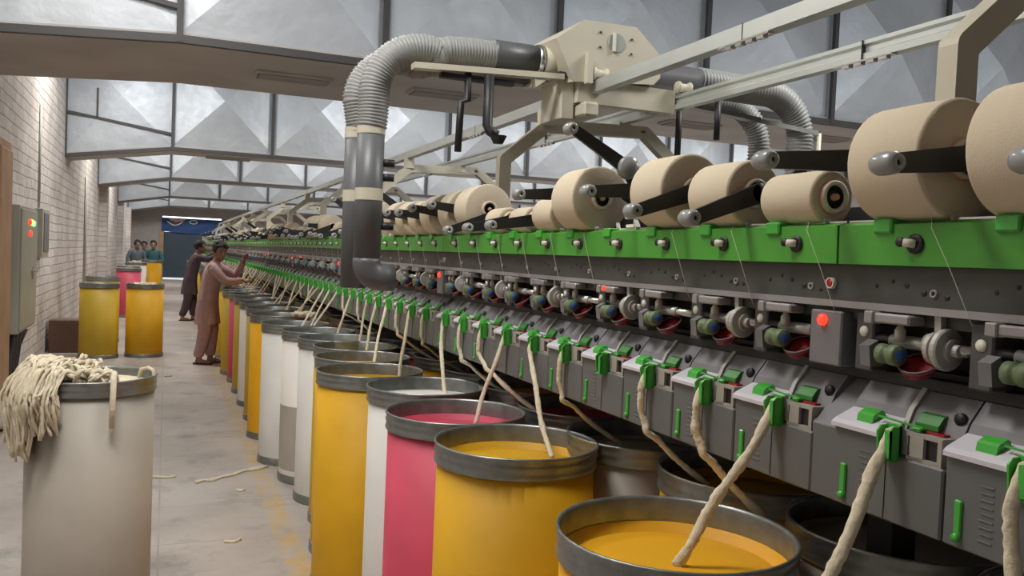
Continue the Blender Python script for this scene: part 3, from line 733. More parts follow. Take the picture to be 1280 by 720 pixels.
tg = {1: ((1.085, .775, .80), 'thick cotton sliver hanging straight down at the right edge'), 2: ((.87, 1.0, .80), 'thick cotton sliver crossing the bottom edge, right of the nearest can'),
 3: ((.915, 1.34, .885), 'thick cotton sliver slanting down into the nearest yellow can'), 4: ((1.20, 1.44, .93), 'cotton sliver kinking under the machine, left of the one feeding the nearest can'),
 5: ((1.23, 1.68, .93), 'cotton sliver hanging straight, then bending back onto the shaded yellow can rim'), 7: ((1.27, 2.18, .92), 'cotton sliver bending under the machine, right of the one in the second can'),
 8: ((1.05, 2.19, .885), 'cotton sliver dropping into the second yellow can'), 9: ((.98, 2.66, .885), 'cotton sliver slanting into the pink can'),
 10: ((1.20, 2.62, .93), 'cotton sliver passing behind the pink can to the second row'), 11: ((1.26, 3.05, .92), 'cotton sliver curving under the machine behind the milky white can'),
 12: ((1.05, 3.19, .90), 'cotton sliver dropping straight into the milky white can beyond the pink one'), 14: ((.98, 3.66, .885), 'cotton sliver dropping into the amber yellow can'),
 16: ((.97, 4.12, .885), 'cotton sliver reaching the yellow can behind the amber one')}
rn = random.Random(11)
for i, p in enumerate(P):
    if i == 0 or i == 6 or p > 29: continue
    if i in tg: t, lb = tg[i]; sliver(i, t, lb, 'cotton slivers feeding the machine', .0095 if i < 5 else .008)
    else:
        if i < 16 and i not in tg and i != 13 and i != 15: continue
        near = 'left of the hanging pipe' if p < 10.5 else 'beyond the worker in pink'
        if i % 2 == 0 or rn.random() < .3:
            # nearest front can
            best = min(row1+[(10.1+.49*k, .87, '') for k in range(39)], key=lambda c: abs(c[0]-p))
            t = (best[1]+rn.uniform(-.02, .14), best[0]+rn.uniform(-.12, .12), .89); lb = 'cotton sliver dropping into a front row can, %s' % near
        else: t = (1.36+rn.uniform(-.08, .1), p+rn.uniform(-.3, .1), .88); lb = 'cotton sliver curving back to the second row, %s' % near
        sliver(i, t, lb, 'cotton slivers feeding the machine', .0078)
# cotton heap over the big can's rim
def heap(cx, cy, z):
    rn = random.Random(5); m = MB()
    def crv(pts, r0, r1, n=8):
        V = [Vector(q) for q in pts]; Q = []
        for a in range(len(V)-1):
            p0_, p1_, p2_, p3_ = V[max(a-1, 0)], V[a], V[a+1], V[min(a+2, len(V)-1)]
            for s_ in range(4):
                t = s_/4.; Q.append(.5*((2*p1_)+(-p0_+p2_)*t+(2*p0_-5*p1_+4*p2_-p3_)*t*t+(-p0_+3*p1_-3*p2_+p3_)*t**3))
        Q.append(V[-1]); m.tube(Q, [rn.uniform(r0, r1) for _ in Q], 'cotton', 7, rough=.25, flat=.75)
    def rim(a, k=1.): return cx+.232*k*math.cos(a), cy+.232*k*math.sin(a)
    # thin strands hanging in a curtain over the left front of the rim
    for k in range(190):
        ang = rn.uniform(PI*.93, PI*1.38); w = rn.random()
        xe, ye = rim(ang); x0, y0 = rim(ang+rn.uniform(-.4, .4), rn.uniform(.35, .75))
        out = rn.uniform(.004, .035)*(1.3-.5*w); hh = z+rn.uniform(.03, .075)
        L_ = rn.uniform(.10, .30) if ang < PI*1.25 else rn.uniform(.06, .2)
        ox, oy = math.cos(ang), math.sin(ang); j = lambda s_: rn.uniform(-s_, s_)
        crv([(x0, y0, z+rn.uniform(0, .05)), ((x0+xe)/2+j(.02), (y0+ye)/2+j(.02), hh), (xe+j(.01), ye+j(.01), z+rn.uniform(.015, .04)), (xe+ox*(.012+out), ye+oy*(.012+out), z-.03),
             (xe+ox*(.02+out)+j(.012), ye+oy*(.02+out)+j(.012), z-L_*.5), (xe+ox*(.012+out*.7)+j(.018), ye+oy*(.012+out*.7)+j(.018), z-L_)], .0035, .0085)
    # tangled loops on top
    for k in range(80):
        a = rn.uniform(PI*.5, PI*1.65); x0, y0 = rim(a, rn.uniform(.05, .85)); c = Vector((x0, y0, z+rn.uniform(.0, .05)*(1.1-abs(a-PI*1.1)/2.5)))
        R1 = rn.uniform(.02, .05); R2 = rn.uniform(.015, .04); tl = rn.uniform(-.6, .6); ph = rn.uniform(0, 6)
        m.tube([c+Vector((R1*math.cos(t+ph), R2*math.sin(t+ph), .02*math.sin(t*1.7)+tl*R1*math.cos(t+ph)*.7)) for t in [q*.45 for q in range(12)]], [rn.uniform(.005, .011) for _ in range(12)], 'cotton', 7, rough=.2, flat=.8)
    o = m.build('cotton_heap'); tag(o, 'tangled heap of cotton sliver hanging over the rim of the grey-white can', 'cotton', None, 'stuff')
heap(-.25, 3.57, .945)
m = MB(); m.tube([(-.16, 3.45, .935), (-.165, 3.375, .974), (-.165, 3.345, .95), (-.165, 3.340, .86), (-.167, 3.342, .78)], [.012, .012, .011, .011, .009], 'cotton', 8, rough=.15); tag(m.build('cotton_strand'), 'single cotton strand hanging over the front rim of the grey-white can', 'cotton strand')
m = MB(); m.tube([(-.09, 3.66, .915), (-.08, 3.63, .955), (-.055, 3.61, .965), (-.035, 3.60, .955), (-.032, 3.59, .92)], .007, 'cotton', 8, rough=.15); tag(m.build('cotton_strand'), 'short cotton loop at the right inside of the grey-white can rim', 'cotton strand')
# tufts on top of cans
def tuft(x, y, z, s, lab):
    rn = random.Random(int(x*100+y*10)); m = MB()
    for k in range(8):
        a = rn.uniform(0, 6.28); c = Vector((x+rn.uniform(-.6, .6)*s, y+rn.uniform(-.6, .6)*s, z+.012))
        m.tube([c+Vector((s*.5*math.cos(a+t), s*.5*math.sin(a+t), .012*math.sin(t*2)+.01)) for t in [j*.5 for j in range(7)]], [.012]*7, 'cotton', 6, rough=.2)
    return tag(m.build('cotton_tuft', base=True), lab, 'cotton tuft')
tuft(-.24, 11.7, .905, .13, 'cotton tuft on the amber yellow can of the aisle pair'); tuft(-.62, 20.7, 1.0, .12, 'cotton tuft on the white can before the man in grey-blue')
tuft(.95, 6.45, .95, .14, 'flat pale cotton bundle lying across the rims next to the bright orange can')
# floor scraps
def scrap(pts, r, lab):
    m = MB(); m.tube([(x, y, r*.6) for x, y in pts], [r*random.uniform(.5, 1.2) for _ in pts], 'cotton', 6, flat=.6, rough=.25); return tag(m.build('cotton_scrap', base=True), lab, 'cotton scrap')
scrap([(.66, 5.72), (.58, 5.66), (.50, 5.64), (.43, 5.55), (.36, 5.52), (.30, 5.45), (.25, 5.46), (.20, 5.42)], .014, 'long wisp of cotton trailing on the floor from the milky cans')
scrap([(-.05, 5.62), (0, 5.60), (.05, 5.58), (.09, 5.6)], .012, 'short cotton wisp on the floor right of the cotton-topped can')
scrap([(.02, 9.9), (.05, 9.88), (.09, 9.9)], .012, 'tiny cotton tuft on the floor of the mid aisle')
scrap([(.42, 5.20), (.45, 5.18), (.47, 5.2)], .011, 'tiny cotton tuft on the floor below the long wisp')
scrap([(.30, 4.30), (.34, 4.28), (.38, 4.31)], .010, 'tiny cotton tuft near the yellow floor line at the bottom of the photo')

# ------------------------------------------------------------------ travelling blower
tv = empty('travelling_blower', (1.80, 3.2, 2.19))
tag(tv, 'cream travelling blower housing riding on the overhead rails above the machine', 'blower')
b = MB(); out = [(1.405, 2.335), (1.526, 2.425), (1.766, 2.428), (1.889, 2.325), (1.889, 2.235), (1.86, 2.205), (1.49, 2.175)]
b.poly(out, 'cream', 3.05, 3.056)
out2 = [(1.385, 2.345), (1.526, 2.430), (1.766, 2.433), (1.93, 2.33), (1.93, 2.22), (1.86, 2.205), (1.40, 2.19)]
bo = out; A = [b.bm.verts.new((x, 3.056, z)) for x, z in bo]; B = [b.bm.verts.new((x, 3.36, z)) for x, z in out2]
# side inlet bulge: tapered sides
n = len(A); F = [b.bm.faces.new((A[i], A[(i+1) % n], B[(i+1) % n], B[i])) for i in range(n)]+[b.bm.faces.new(B)]
b._fin(F, 'cream')
hs = b.build('housing', tv)
q = MB(); q.lathe([(0, 3.046), (.038, 3.046), (.040, 3.05)], 'railin', (1.675, 0, 2.352), 'y', 24, smooth=False); q.box(1.655, 1.668, 3.040, 3.047, 2.315, 2.389, 'label'); q.build('round_window', hs)
q = MB()
for x, z in ((1.60, 2.385), (1.60, 2.325), (1.745, 2.375), (1.745, 2.315)): q.lathe([(0, 3.045), (.005, 3.045), (.005, 3.05)], 'dplate', (x, 0, z), 'y', 8)
q.build('screws', hs)
b = MB()
for (x, y, z) in ((1.60, 3.04, 2.215), (2.00, 3.36, 2.205), (1.60, 3.34, 2.215), (2.00, 3.04, 2.205)):
    b = MB(); b.lathe([(0, -.035), (.024, -.035), (.026, -.03), (.026, -.024), (.018, -.022), (.018, .022), (.026, .024), (.026, .03), (0, .032)], 'cream', (x, y, z), 'x', 16); b.build('wheel', tv)
b = MB(); b.poly([(1.535, 2.17), (1.535, 2.29), (1.548, 2.29), (1.56, 2.26), (1.56, 2.17)], 'cream', 3.02, 3.05); b.box(1.44, 1.97, 3.08, 3.34, 2.196, 2.215, 'dplate'); b.box(1.52, 1.98, 3.07, 3.12, 2.10, 2.196, 'cream'); b.box(1.53, 1.60, 3.03, 3.30, 2.04, 2.10, 'cream', .01)
b.box(1.46, 1.52, 3.1, 3.3, 2.03, 2.20, 'cream', .005); b.box(1.95, 2.06, 3.2, 3.26, 2.12, 2.24, 'cream'); b.build('carriage', tv)
def arc(c, r, a0, a1, n, plane_y):
    return [(c[0]+r*math.cos(math.radians(a0+(a1-a0)*k/n)), plane_y, c[1]+r*math.sin(math.radians(a0+(a1-a0)*k/n))) for k in range(n+1)]
def ribbed(path, r, name, m='hose', pitch=.0125, amp=.0035):
    V = [Vector(p) for p in path]; L_ = [0]
    for i in range(1, len(V)): L_.append(L_[-1]+(V[i]-V[i-1]).length)
    tot = L_[-1]; n = int(tot/pitch); Q = []; R_ = []
    for k in range(n*3+1):
        s_ = tot*k/(n*3); i = 0
        while i < len(L_)-2 and L_[i+1] < s_: i += 1
        f = (s_-L_[i])/(L_[i+1]-L_[i]); Q.append(V[i].lerp(V[i+1], f)); R_.append(r+(amp if k % 3 == 1 else -.0015))
    b = MB(); b.tube(Q, R_, m, 24, smooth=True); return b.build(name, tv)
# left (near) suction pipes
ya = 3.18
ribbed([(1.19, ya, 2.262), (1.08, ya, 2.262), (.99, ya, 2.255)]+arc((.90, 2.065), .185, 70, 178, 12, ya)+[(.712, ya, 1.97), (.708, ya, 1.93)], .056, 'ribbed_hose')
b = MB(); b.lathe([(.045, 1.185), (.057, 1.185), (.058, 1.20), (.058, 1.385), (.045, 1.385)], 'pipe', (0, ya, 2.270), 'x', 26)
b.lathe([(.0, 1.375), (.062, 1.375), (.062, 1.40), (.0, 1.40)], 'steel', (0, ya, 2.270), 'x', 24); b.lathe([(0, 1.395), (.060, 1.395), (.060, 1.47), (0, 1.47)], 'cream', (0, ya, 2.27), 'x', 24); b.build('suction_pipe', tv)
xa = .708
b = MB(); b.lathe([(.049, 1.93), (.052, 1.93), (.052, 1.42), (0, 1.42)], 'pipe', (xa, ya, 0), 'z', 28)
el = [(xa, ya, 1.435)]+[(xa+.056-.056*math.cos(t), ya, 1.42-.056*math.sin(t)) for t in [PI/2*k/8 for k in range(9)]]+[(xa+.105, ya, 1.364)]
b.tube(el, [.0525]*len(el), 'pipe', 26)
b.build('drop_pipe', tv)
for z0, z1 in ((1.905, 1.945), (1.655, 1.70)):
    q = MB(); q.lathe([(.052, z0), (.0535, z0)], 'cream', (xa, ya, 0), 'z', 32); q.lathe([(.0535, z0), (.0535, z1)], 'cream', (xa, ya, 0), 'z', 32); q.lathe([(.0535, z1), (.052, z1)], 'cream', (xa, ya, 0), 'z', 32); q.build('collar', tv)
q = MB()
for z, l in ((1.80, .05), (1.745, .05), (1.56, .055)): q.tube([(xa+.04, ya-.01, z), (xa+.04+l, ya-.02, z)], .015, 'black', 10)
q.build('side_nozzles', tv)
yb = 3.34; xb = .690
ribbed([(1.19, yb+.02, 2.25), (1.05, yb+.01, 2.25), (.96, yb, 2.235)]+arc((.86, 2.05), .180, 70, 178, 12, yb)+[(xb+.008, yb, 1.95), (xb+.004, yb, 1.92)], .052, 'ribbed_hose')
b = MB(); b.lathe([(.044, 1.93), (.049, 1.93), (.049, 1.315), (0, 1.315)], 'pipe', (xb, yb, 0), 'z', 26); b.lathe([(0, 1.19), (.054, 1.19), (.054, 1.40), (0, 1.40)], 'pipe', (0, yb, 2.25), 'x', 20); b.build('drop_pipe', tv)
for z0, z1 in ((1.905, 1.945), (1.655, 1.70)):
    q = MB(); q.lathe([(.049, z0), (.0505, z0)], 'cream', (xb, yb, 0), 'z', 32); q.lathe([(.0505, z0), (.0505, z1)], 'cream', (xb, yb, 0), 'z', 32); q.lathe([(.0505, z1), (.049, z1)], 'cream', (xb, yb, 0), 'z', 32); q.build('collar', tv)
# support arm and black nozzles
b = MB(); b.bar((.84, 3.10, 2.165), (1.46, 3.10, 2.195), .022, .05, 'cream'); b.poly([(1.33, 2.185), (1.40, 2.185), (1.34, 2.14)], 'cream', 3.08, 3.12); b.build('support_arm', tv)
b = MB(); b.tube([(1.06, 3.10, 2.17), (1.062, 3.10, 2.06), (1.035, 3.10, 2.05), (1.03, 3.10, 1.86)], .014, 'black', 10); b.tube([(1.14, 3.08, 2.165), (1.14, 3.08, 1.97), (1.15, 3.07, 1.945), (1.175, 3.06, 1.93)], .020, 'black', 10); b.lathe([(.0, 0), (.02, 0), (.035, .03)], 'black', (1.18, 3.06, 1.90), 'z', 10); b.box(.95, 1.25, 3.09, 3.12, 2.135, 2.155, 'black'); b.build('blow_nozzle', tv)
# rear (right) pipes
for (yy, r, x0, cx) in ((3.18, .058, 1.88, 2.56), (3.40, .050, 1.90, 2.50)):
    b = MB(); b.lathe([(0, x0-.06), (r+.004, x0-.06), (r+.004, x0), (r, x0), (r, x0+.30), (r-.01, x0+.30)], 'pipe', (0, yy, 2.275-.02*(r < .055)), 'x', 22); b.build('suction_pipe', tv)
    zc_ = 2.275-.02*(r < .055)
    ribbed([(x0+.28, yy, zc_), (cx-.10, yy, zc_-.005)]+arc((cx-.02, zc_-.215), .21, 88, 2, 14, yy)+[(cx+.19, yy, 1.95), (cx+.19, yy, 1.85)], r, 'ribbed_hose', pitch=.017, amp=.006)
    b = MB(); b.lathe([(0, 1.35), (r-.004, 1.35), (r-.004, 1.86), (0, 1.86)], 'pipe', (cx+.19, yy, 0), 'z', 20); b.build('drop_pipe', tv)
b = MB(); b.bar((2.02, 3.28, 2.20), (2.58, 3.28, 2.16), .02, .05, 'galv'); b.tube([(2.72, 3.02, 2.08), (2.72, 3.02, 1.7)], .010, 'cream', 8); b.bar((2.58, 3.28, 2.16), (2.72, 3.02, 2.08), .02, .03, 'galv'); b.tube([(2.05, 3.14, 2.16), (2.05, 3.14, 1.93)], .014, 'black', 8); b.tube([(2.25, 3.14, 2.2), (2.25, 3.14, 2.02)], .014, 'black', 8); b.build('support_arm', tv)

# ------------------------------------------------------------------ wall things on the left
e = empty('electrical_panel', (-1.40, 9.5, .53))
tag(e, 'tall grey-green electrical panel on the brick wall with coloured lamps and a handle', 'electrical panel')
MB().box(-1.398, -1.26, 8.95, 10.05, .55, 1.76, 'panel', .008).build('cabinet', e)
dd = MB().box(-1.262, -1.245, 9.0, 10.0, .58, 1.73, 'panel', .006).build('door', e)
q = MB(); q.box(-1.245, -1.215, 9.62, 9.84, 1.11, 1.135, 'steel', .004); q.box(-1.245, -1.235, 9.68, 9.74, 1.04, 1.16, 'steel'); q.build('handle', dd)
for yy, zz, mm in ((9.42, 1.61, 'ledred'), (9.55, 1.61, 'ledyel'), (9.68, 1.60, 'ledgreen'), (9.46, 1.50, 'ledred')):
    q = MB(); q.lathe([(0, -1.222), (.022, -1.224), (.028, -1.235), (.028, -1.245)], mm, (0, yy, zz), 'x', 12); q.build('indicator_lamp', dd)
q = MB()
for k in range(4): q.tube([(-1.34+.02*k, 9.2+.12*k, .55), (-1.33, 9.15+.12*k, .40), (-1.35, 9.1+.13*k, .20), (-1.34, 9.0+.16*k, .03)], .028, 'cable', 8)
q.build('cables', e)
e = empty('switch_box', (-1.40, 11.2, 1.25)); tag(e, 'small grey switch box on the brick wall just right of the tall electrical panel', 'switch box')
MB().box(-1.398, -1.31, 10.95, 11.5, 1.24, 1.80, 'panel', .006).build('casing', e)
MB().box(-1.31, -1.30, 11.02, 11.43, 1.3, 1.75, 'lid', .004).build('cover', e)
m = MB(); m.tube([(-1.39, 11.2, 1.8), (-1.39, 11.2, 3.0)], .018, 'panel', 8); m.build('conduit', e)
m = MB(); m.tube([(-1.385, 17.2, .3), (-1.385, 17.2, 2.6)], .03, 'panel', 8); tag(m.build('wall_conduit'), 'thin grey conduit running up the brick wall in the middle distance', 'conduit')
m = MB(); m.box(-1.36, -.98, 12.1, 12.5, 0, .42, 'carton', .01); o = m.build('carton', base=True); tag(o, 'dark brown carton on the floor against the wall behind the yellow can', 'carton')
m = MB(); m.box(-1.365, -.975, 12.28, 12.32, .42, .424, 'beige'); m.build('packing_tape', o)
m = MB(); m.ball((-1.10, 7.5, .07), .24, 'sack', .85, 1.5, .42, 32, 18)
for v in m.bm.verts:
    f_ = .018*math.sin(v.co.x*31+v.co.y*17)+.014*math.sin(v.co.y*41-v.co.z*29)+.012*math.sin(v.co.x*67)
    v.co += Vector((f_, f_*.8, f_)); v.co.z = max(v.co.z, .001)
tag(m.build('sack', base=True), 'pale crumpled sack on the floor by the brown door frame', 'sack')

# ------------------------------------------------------------------ people
def person(x, y, rot, H, cloth, legcloth, lab, lean=.12, turn=0., armL=None, armR=None, look=-.25, kameez=True, stride=.10, sandal='sandal', arms='reach', hold=None):
    """faces local +X, then rotated by rot about z; H total standing height"""
    root = empty('person', (x, y, 0)); root.rotation_euler = (0, 0, rot)
    tag(root, lab, 'person'); s = H/1.5
    hipz = .76*s; sh = Vector((lean*1.0*s, 0, 1.225*s)); neck = Vector((lean*1.15*s, 0, 1.27*s)); hd = Vector((lean*1.15*s+.05*s, 0, 1.385*s))
    L_ = {}
    WLr = WL[root.name]
    def fin(m, name, rem=None, parent=root, smooth=1):
        # local coordinates -> object parented without offset
        bmesh.ops.recalc_face_normals(m.bm, faces=m.bm.faces)
        me = bpy.data.meshes.new(name); m.bm.to_mesh(me); m.bm.free()
        for mm in m.mats: me.materials.append(mm)
        o = bpy.data.objects.new(name, me); col.objects.link(o); o.parent = parent; WL[o.name] = WLr
        if rem:
            md = o.modifiers.new('remesh', 'REMESH'); md.mode = 'VOXEL'; md.voxel_size = rem; md.use_smooth_shade = True
            sm = o.modifiers.new('smooth', 'SMOOTH'); sm.iterations = 3; sm.factor = .5
        return o
    b = MB(); c_ = 'skin'
    # head: skull, jaw, nose, ears, neck
    Rh = Matrix.Rotation(turn, 3, 'Z') @ Matrix.Rotation(-look, 3, 'Y')
    def hp(v): return hd+Rh @ (Vector(v)*s)
    b.ball(hp((0, 0, .02)), .088*s, c_, 1.03, .84, 1.08, 20, 14, Rh); b.ball(hp((.022, 0, -.045)), .062*s, c_, 1.0, .84, 1.05, 16, 10, Rh)
    b.ball(hp((.065, 0, -.088)), .020*s, c_, 1, 1.1, .8)
    b.tube([hp((.083, 0, .015)), hp((.106, 0, -.022)), hp((.088, 0, -.034))], [.009*s, .015*s, .010*s], c_, 8)
    b.tube([hp((.082, -.022, -.058)), hp((.090, 0, -.057)), hp((.082, .022, -.058))], [.006*s, .0085*s, .006*s], c_, 8)
    for sg in (-1, 1):
        b.ball(hp((-.005, .076*sg, -.012)), .024*s, c_, .7, .35, 1.2); b.ball(hp((.070, .030*sg, .034)), .013*s, c_, .7, 1.6, .6)
    b.tube([neck-Vector((0.01, 0, .05))*s, hp((-.01, 0, -.05))], [.056*s, .048*s], c_, 12)
    # torso core
    b.tube([(0, 0, hipz-.04*s), (.01*s, 0, .92*s), (lean*.6*s, 0, 1.08*s), tuple(sh-Vector((0, 0, .01)))], [.085*s, .075*s, .085*s, .06*s], c_, 16, flat=1.2)
    # arms with hands
    def hand(w, dirn, side, curl):
        d = Vector(dirn).normalized(); up = Vector((0, 0, 1)); lat = d.cross(up)
        if lat.length < .1: lat = Vector((0, 1, 0))
        lat.normalize(); nrm = lat.cross(d)
        palm = w+d*.045*s
        b.tube([w-d*.01*s, w+d*.03*s, w+d*.075*s], [.024*s, .034*s, .034*s], c_, 10, flat=.55)
        for k, (o_, ln) in enumerate(((-.027, .055), (-.009, .066), (.009, .062), (.027, .048))):
            a = w+d*.07*s+lat*o_*s; m1 = a+d*ln*.5*s-nrm*curl*.012*s; m2 = m1+d*ln*.35*s-nrm*curl*.030*s; 
            b.tube([a-d*.015*s, a, m1, m2], [.0095*s, .0095*s, .009*s, .0075*s], c_, 8)
        a = w+d*.02*s-lat*.025*s*side; m1 = a+d*.022*s-lat*.022*s*side-nrm*.010*s; m2 = m1+d*.028*s-lat*.004*s*side-nrm*.015*s*curl
        b.tube([a, m1, m2], [.013*s, .011*s, .009*s], c_, 8)
    AR = []
    for sg, (el, wr, hd_) in ((-1, armR), (1, armL)):
        S_ = Vector((sh.x, .165*s*sg, sh.z-.03*s)); E_ = Vector(el)*s; W_ = Vector(wr)*s
        b.tube([Vector((sh.x, .06*s*sg, sh.z)), S_, S_.lerp(E_, .5), E_, E_.lerp(W_, .4), W_], [.06*s, .052*s, .043*s, .036*s, .035*s, .024*s], c_, 12)
        hand(W_, hd_, sg, 1.); AR.append((S_, E_, W_))
    # legs and feet
    LG = []
    for sg in (-1, 1):
        fx = stride*sg*.5*s; hip = Vector((0, .075*sg*s, hipz)); kn = Vector((.02*s+fx*.5, .085*sg*s, .41*s)); an = Vector((fx-.02*s, .085*sg*s, .065*s))
        b.tube([hip, hip.lerp(kn, .5), kn, kn.lerp(an, .35), an], [.085*s, .075*s, .052*s, .050*s, .034*s], c_, 12)
        b.tube([an+Vector((-.035*s, 0, -.035*s)), an+Vector((.02*s, 0, -.030*s)), an+Vector((.10*s, 0, -.043*s)), an+Vector((.155*s, 0, -.048*s))], [.028*s, .034*s, .030*s, .014*s], c_, 12)
        LG.append((hip, kn, an))
    body = fin(b, 'body', .0075*s)
    # hair
    h = MB(); h.ball(hp((-.015, 0, .042)), .096*s, 'hair', 1.05, .93, 1.0, 22, 14, Rh)
    rn = random.Random(int(x*10)+3)
    for k in range(46):
        a = rn.uniform(0, 2*PI); e_ = rn.uniform(.15, 1.4); d = Vector((math.cos(a)*math.cos(e_), math.sin(a)*math.cos(e_), math.sin(e_)))
        h.tube([hp(Vector((-.012, 0, .04))+d*.085), hp(Vector((-.005, 0, .045))+d*.108+Vector((.012, 0, 0)))], [.016*s, .006*s], 'hair', 6)
    h2 = fin(h, 'hair', .009*s)
    # cut face side: push hair vertices back from the face
    for v in h2.data.vertices:
        q = Rh.transposed() @ (v.co-hd)
        if q.x > .055*s and q.z < .065*s: v.co = hp((.052, q.y/s*.9, max(q.z/s, .058)))
        elif q.z < -.02*s and q.x > -.02*s: v.co = hd+Rh @ Vector((-.03*s, q.y*.85, q.z))
    # kameez / shirt: rings
    k = MB(); n = 28
    hem = .50*s if kameez else .72*s
    prof = [(hem, .0, .150, .185), (hem+.10*s, .0, .140, .175), (.74*s, .0, .128, .165), (.90*s, lean*.25*s, .112, .150), (1.04*s, lean*.6*s, .118, .165), (1.15*s, lean*.85*s, .115, .180), (1.215*s, lean*1.0*s, .088, .150), (1.255*s, lean*1.08*s, .062, .080), (1.275*s, lean*1.14*s, .056, .062)]
    rings = []
    for j, (z, cx_, rx, ry) in enumerate(prof):
        fold = .10 if j < 2 else .05 if j < 4 else .015
        rings.append([k.bm.verts.new((cx_+rx*s*math.cos(t)*(1+fold*math.sin(t*7+j*.7)), ry*s*math.sin(t)*(1+fold*math.sin(t*7+j*.7+1)), z)) for t in [2*PI*i/n for i in range(n)]])
    F = [k.bm.faces.new((rings[j][i], rings[j][(i+1) % n], rings[j+1][(i+1) % n], rings[j+1][i])) for j in range(len(rings)-1) for i in range(n) if not (kameez and j < 2 and i in (7, 21))]
    k._fin(F, cloth, True)
    for S_, E_, W_ in AR:
        c = W_.lerp(E_, .12); k.tube([Vector((S_.x, S_.y*.55, S_.z+.005*s)), S_+Vector((0, 0, .004)), S_.lerp(E_, .35), S_.lerp(E_, .75), E_, E_.lerp(c, .5), c], [.068*s, .070*s, .064*s, .055*s, .056*s, .050*s, .044*s], cloth, 14, cap=False, rough=.03)
    ko = fin(k, 'kameez' if kameez else 'shirt'); sd = ko.modifiers.new('sub', 'SUBSURF'); sd.levels = 1; sd.render_levels = 1
    tr = MB()
    for hip, kn, an in LG:
        tr.tube([hip+Vector((0, 0, .03*s)), hip.lerp(kn, .5), kn, kn.lerp(an, .55), an+Vector((0, 0, .055*s)), an+Vector((0, 0, .03*s))], [.100*s, .098*s, .078*s, .070*s, .062*s, .052*s], legcloth, 16, cap=False, rough=.04)
    fin(tr, 'trousers')
    sn = MB()
    for hip, kn, an in LG:
        sn.tube([(an.x-.06*s, an.y, .012*s), (an.x+.03*s, an.y, .012*s), (an.x+.12*s, an.y, .012*s), (an.x+.165*s, an.y, .012*s)], [.030*s, .036*s, .040*s, .022*s], sandal, 12, flat=1)
        for v in sn.bm.verts: v.co.z = min(v.co.z, .022*s); v.co.z = max(v.co.z, .001)
        sn.tube([(an.x+.07*s, an.y-.036*s, .02*s), (an.x+.065*s, an.y, .062*s), (an.x+.07*s, an.y+.036*s, .02*s)], .009*s, sandal, 6)
    fin(sn, 'sandals')
    ey = MB()
    for sg in (-1, 1): ey.ball(hp((.0755, .030*sg, .018)), .009*s, 'hair', .6, 1.3, .8, 8, 6); ey.tube([hp((.082, .015*sg, .041)), hp((.080, .045*sg, .041))], .004*s, 'hair', 5)
    fin(ey, 'eyes')
    return root
wk = person(.485, 10.95, -.25, 1.49, 'pinkcl', 'pinkcl', 'worker in a dusty pink kameez reaching towards the machine', lean=.07, look=-.20, turn=-.95,
       armR=((.26, -.20, 1.02), (.44, -.12, 1.05), (1, .15, .1)), armL=((.30, .20, 1.10), (.40, .12, 1.30), (.35, 0, 1)))
person(.43, 17.2, .05, 1.52, 'plumcl', 'plumcl', 'worker in dark plum clothes, arms raised to the machine, beyond the one in pink', lean=.10, look=.0,
       armR=((.30, -.18, 1.16), (.52, -.12, 1.28), (1, 0, .3)), armL=((.30, .18, 1.18), (.50, .12, 1.33), (1, 0, .5)), stride=.2)
person(-.78, 25.9, -1.2, 1.50, 'bluecl', 'bluecl', 'man in grey-blue shirt standing behind the white can at the end of the aisle', lean=.03, look=0, kameez=False,
       armR=((.02, -.24, .98), (.12, -.20, .76), (.3, 0, -1)), armL=((.02, .24, .98), (.12, .20, .76), (.3, 0, -1)), stride=.02)
person(-.33, 26.4, -1.7, 1.50, 'tealcl', 'plumcl', 'man in dark teal shirt standing behind the far yellow can', lean=.02, look=0, kameez=False,
       armR=((.02, -.24, .98), (.12, -.20, .76), (.3, 0, -1)), armL=((.02, .24, .98), (.12, .20, .76), (.3, 0, -1)), stride=.02)
person(-.62, 27.6, -1.5, 1.47, 'bluecl', 'plumcl', 'third man, head showing between the men in grey-blue and teal', lean=.02, look=0, kameez=False,
       armR=((.02, -.24, .98), (.12, -.20, .76), (.3, 0, -1)), armL=((.02, .24, .98), (.12, .20, .76), (.3, 0, -1)), stride=.02)

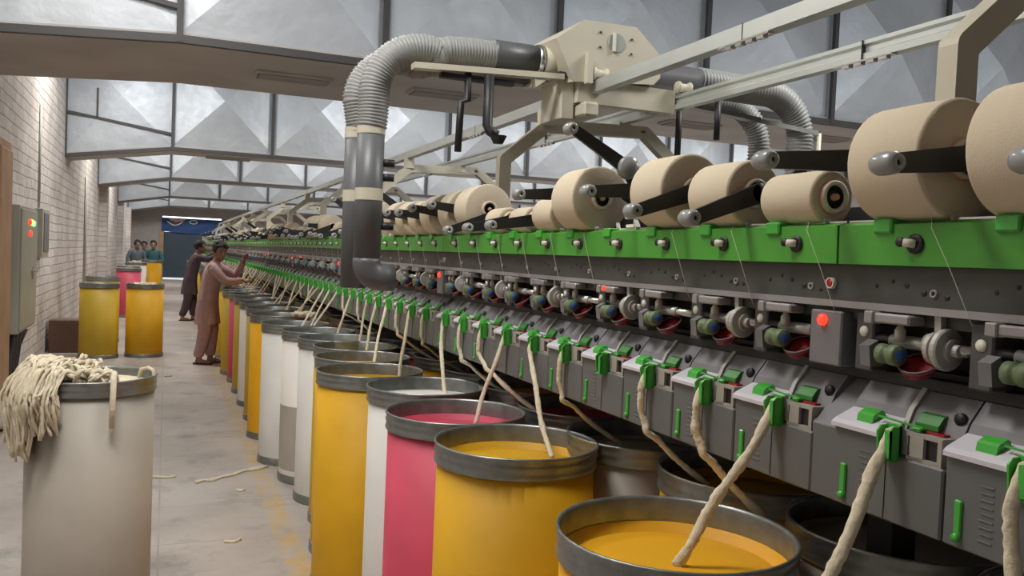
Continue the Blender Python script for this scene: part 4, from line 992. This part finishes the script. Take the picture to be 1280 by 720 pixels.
# ------------------------------------------------------------------ lights (tube lamps up in the bays, hidden above the ducts, plus added fills for the foil)
def area(x, y, z, sx, sy, e, c=(1, .96, .90), rx=0., ry=0.):
    l = bpy.data.lights.new('tube_and_fill_lamp', 'AREA'); l.shape = 'RECTANGLE'; l.size = sx; l.size_y = sy; l.energy = e; l.color = c
    o = bpy.data.objects.new('tube_and_fill_lamp', l); col.objects.link(o); o.location = (x, y, z); o.rotation_euler = (rx, ry, 0)
for y in (2.2, 11.4, 17.6, 24.5, 32.0):
    for x in (-.3, 3.6, 7.5, 11.):
        area(x, y, 4.2 if y > 4 else 3.9, 1.3, .5, 84 if y > 4 else 72)
        area(x, y-.3, 4.1 if y > 4 else 3.8, 1.3, .3, 19 if y > 4 else 24, (.86, .93, 1.), rx=math.radians(68))  # added cool fill, tilted to brighten the foil faces; not a fixture of the hall
area(-.2, 4.9, 3.9, 1.3, .4, 46)
wd = bpy.data.worlds.new('World'); sc.world = wd; wd.use_nodes = True
wd.node_tree.nodes['Background'].inputs[0].default_value = (.85, .93, 1, 1); wd.node_tree.nodes['Background'].inputs[1].default_value = 3.0

# ------------------------------------------------------------------ camera
F_ = 1050.; HC = 1.46; psi = math.radians(22.4425); t = math.radians(2.0624); roll = .042
R_ = Vector((math.cos(psi), -math.sin(psi), 0)); U_ = Vector((math.sin(t)*math.sin(psi), math.sin(t)*math.cos(psi), math.cos(t))); W_ = Vector((math.cos(t)*math.sin(psi), math.cos(t)*math.cos(psi), -math.sin(t)))
cx = R_*math.cos(roll)+U_*math.sin(roll); cy = -R_*math.sin(roll)+U_*math.cos(roll); cz = -W_
cam = bpy.data.cameras.new('camera'); cam.lens = F_*36/1280; cam.sensor_width = 36; cam.clip_start = .05; cam.clip_end = 200
co = bpy.data.objects.new('camera', cam); col.objects.link(co)
co.matrix_world = Matrix(((cx.x, cy.x, cz.x, 0), (cx.y, cy.y, cz.y, 0), (cx.z, cy.z, cz.z, HC), (0, 0, 0, 1)))
sc.camera = co
sc.view_settings.view_transform = 'Standard'; sc.view_settings.look = 'None'; sc.view_settings.exposure = 0.; sc.view_settings.gamma = 1; sc.view_settings.use_curve_mapping = False
sc.cycles.max_bounces = 7; sc.cycles.diffuse_bounces = 4; sc.cycles.glossy_bounces = 4
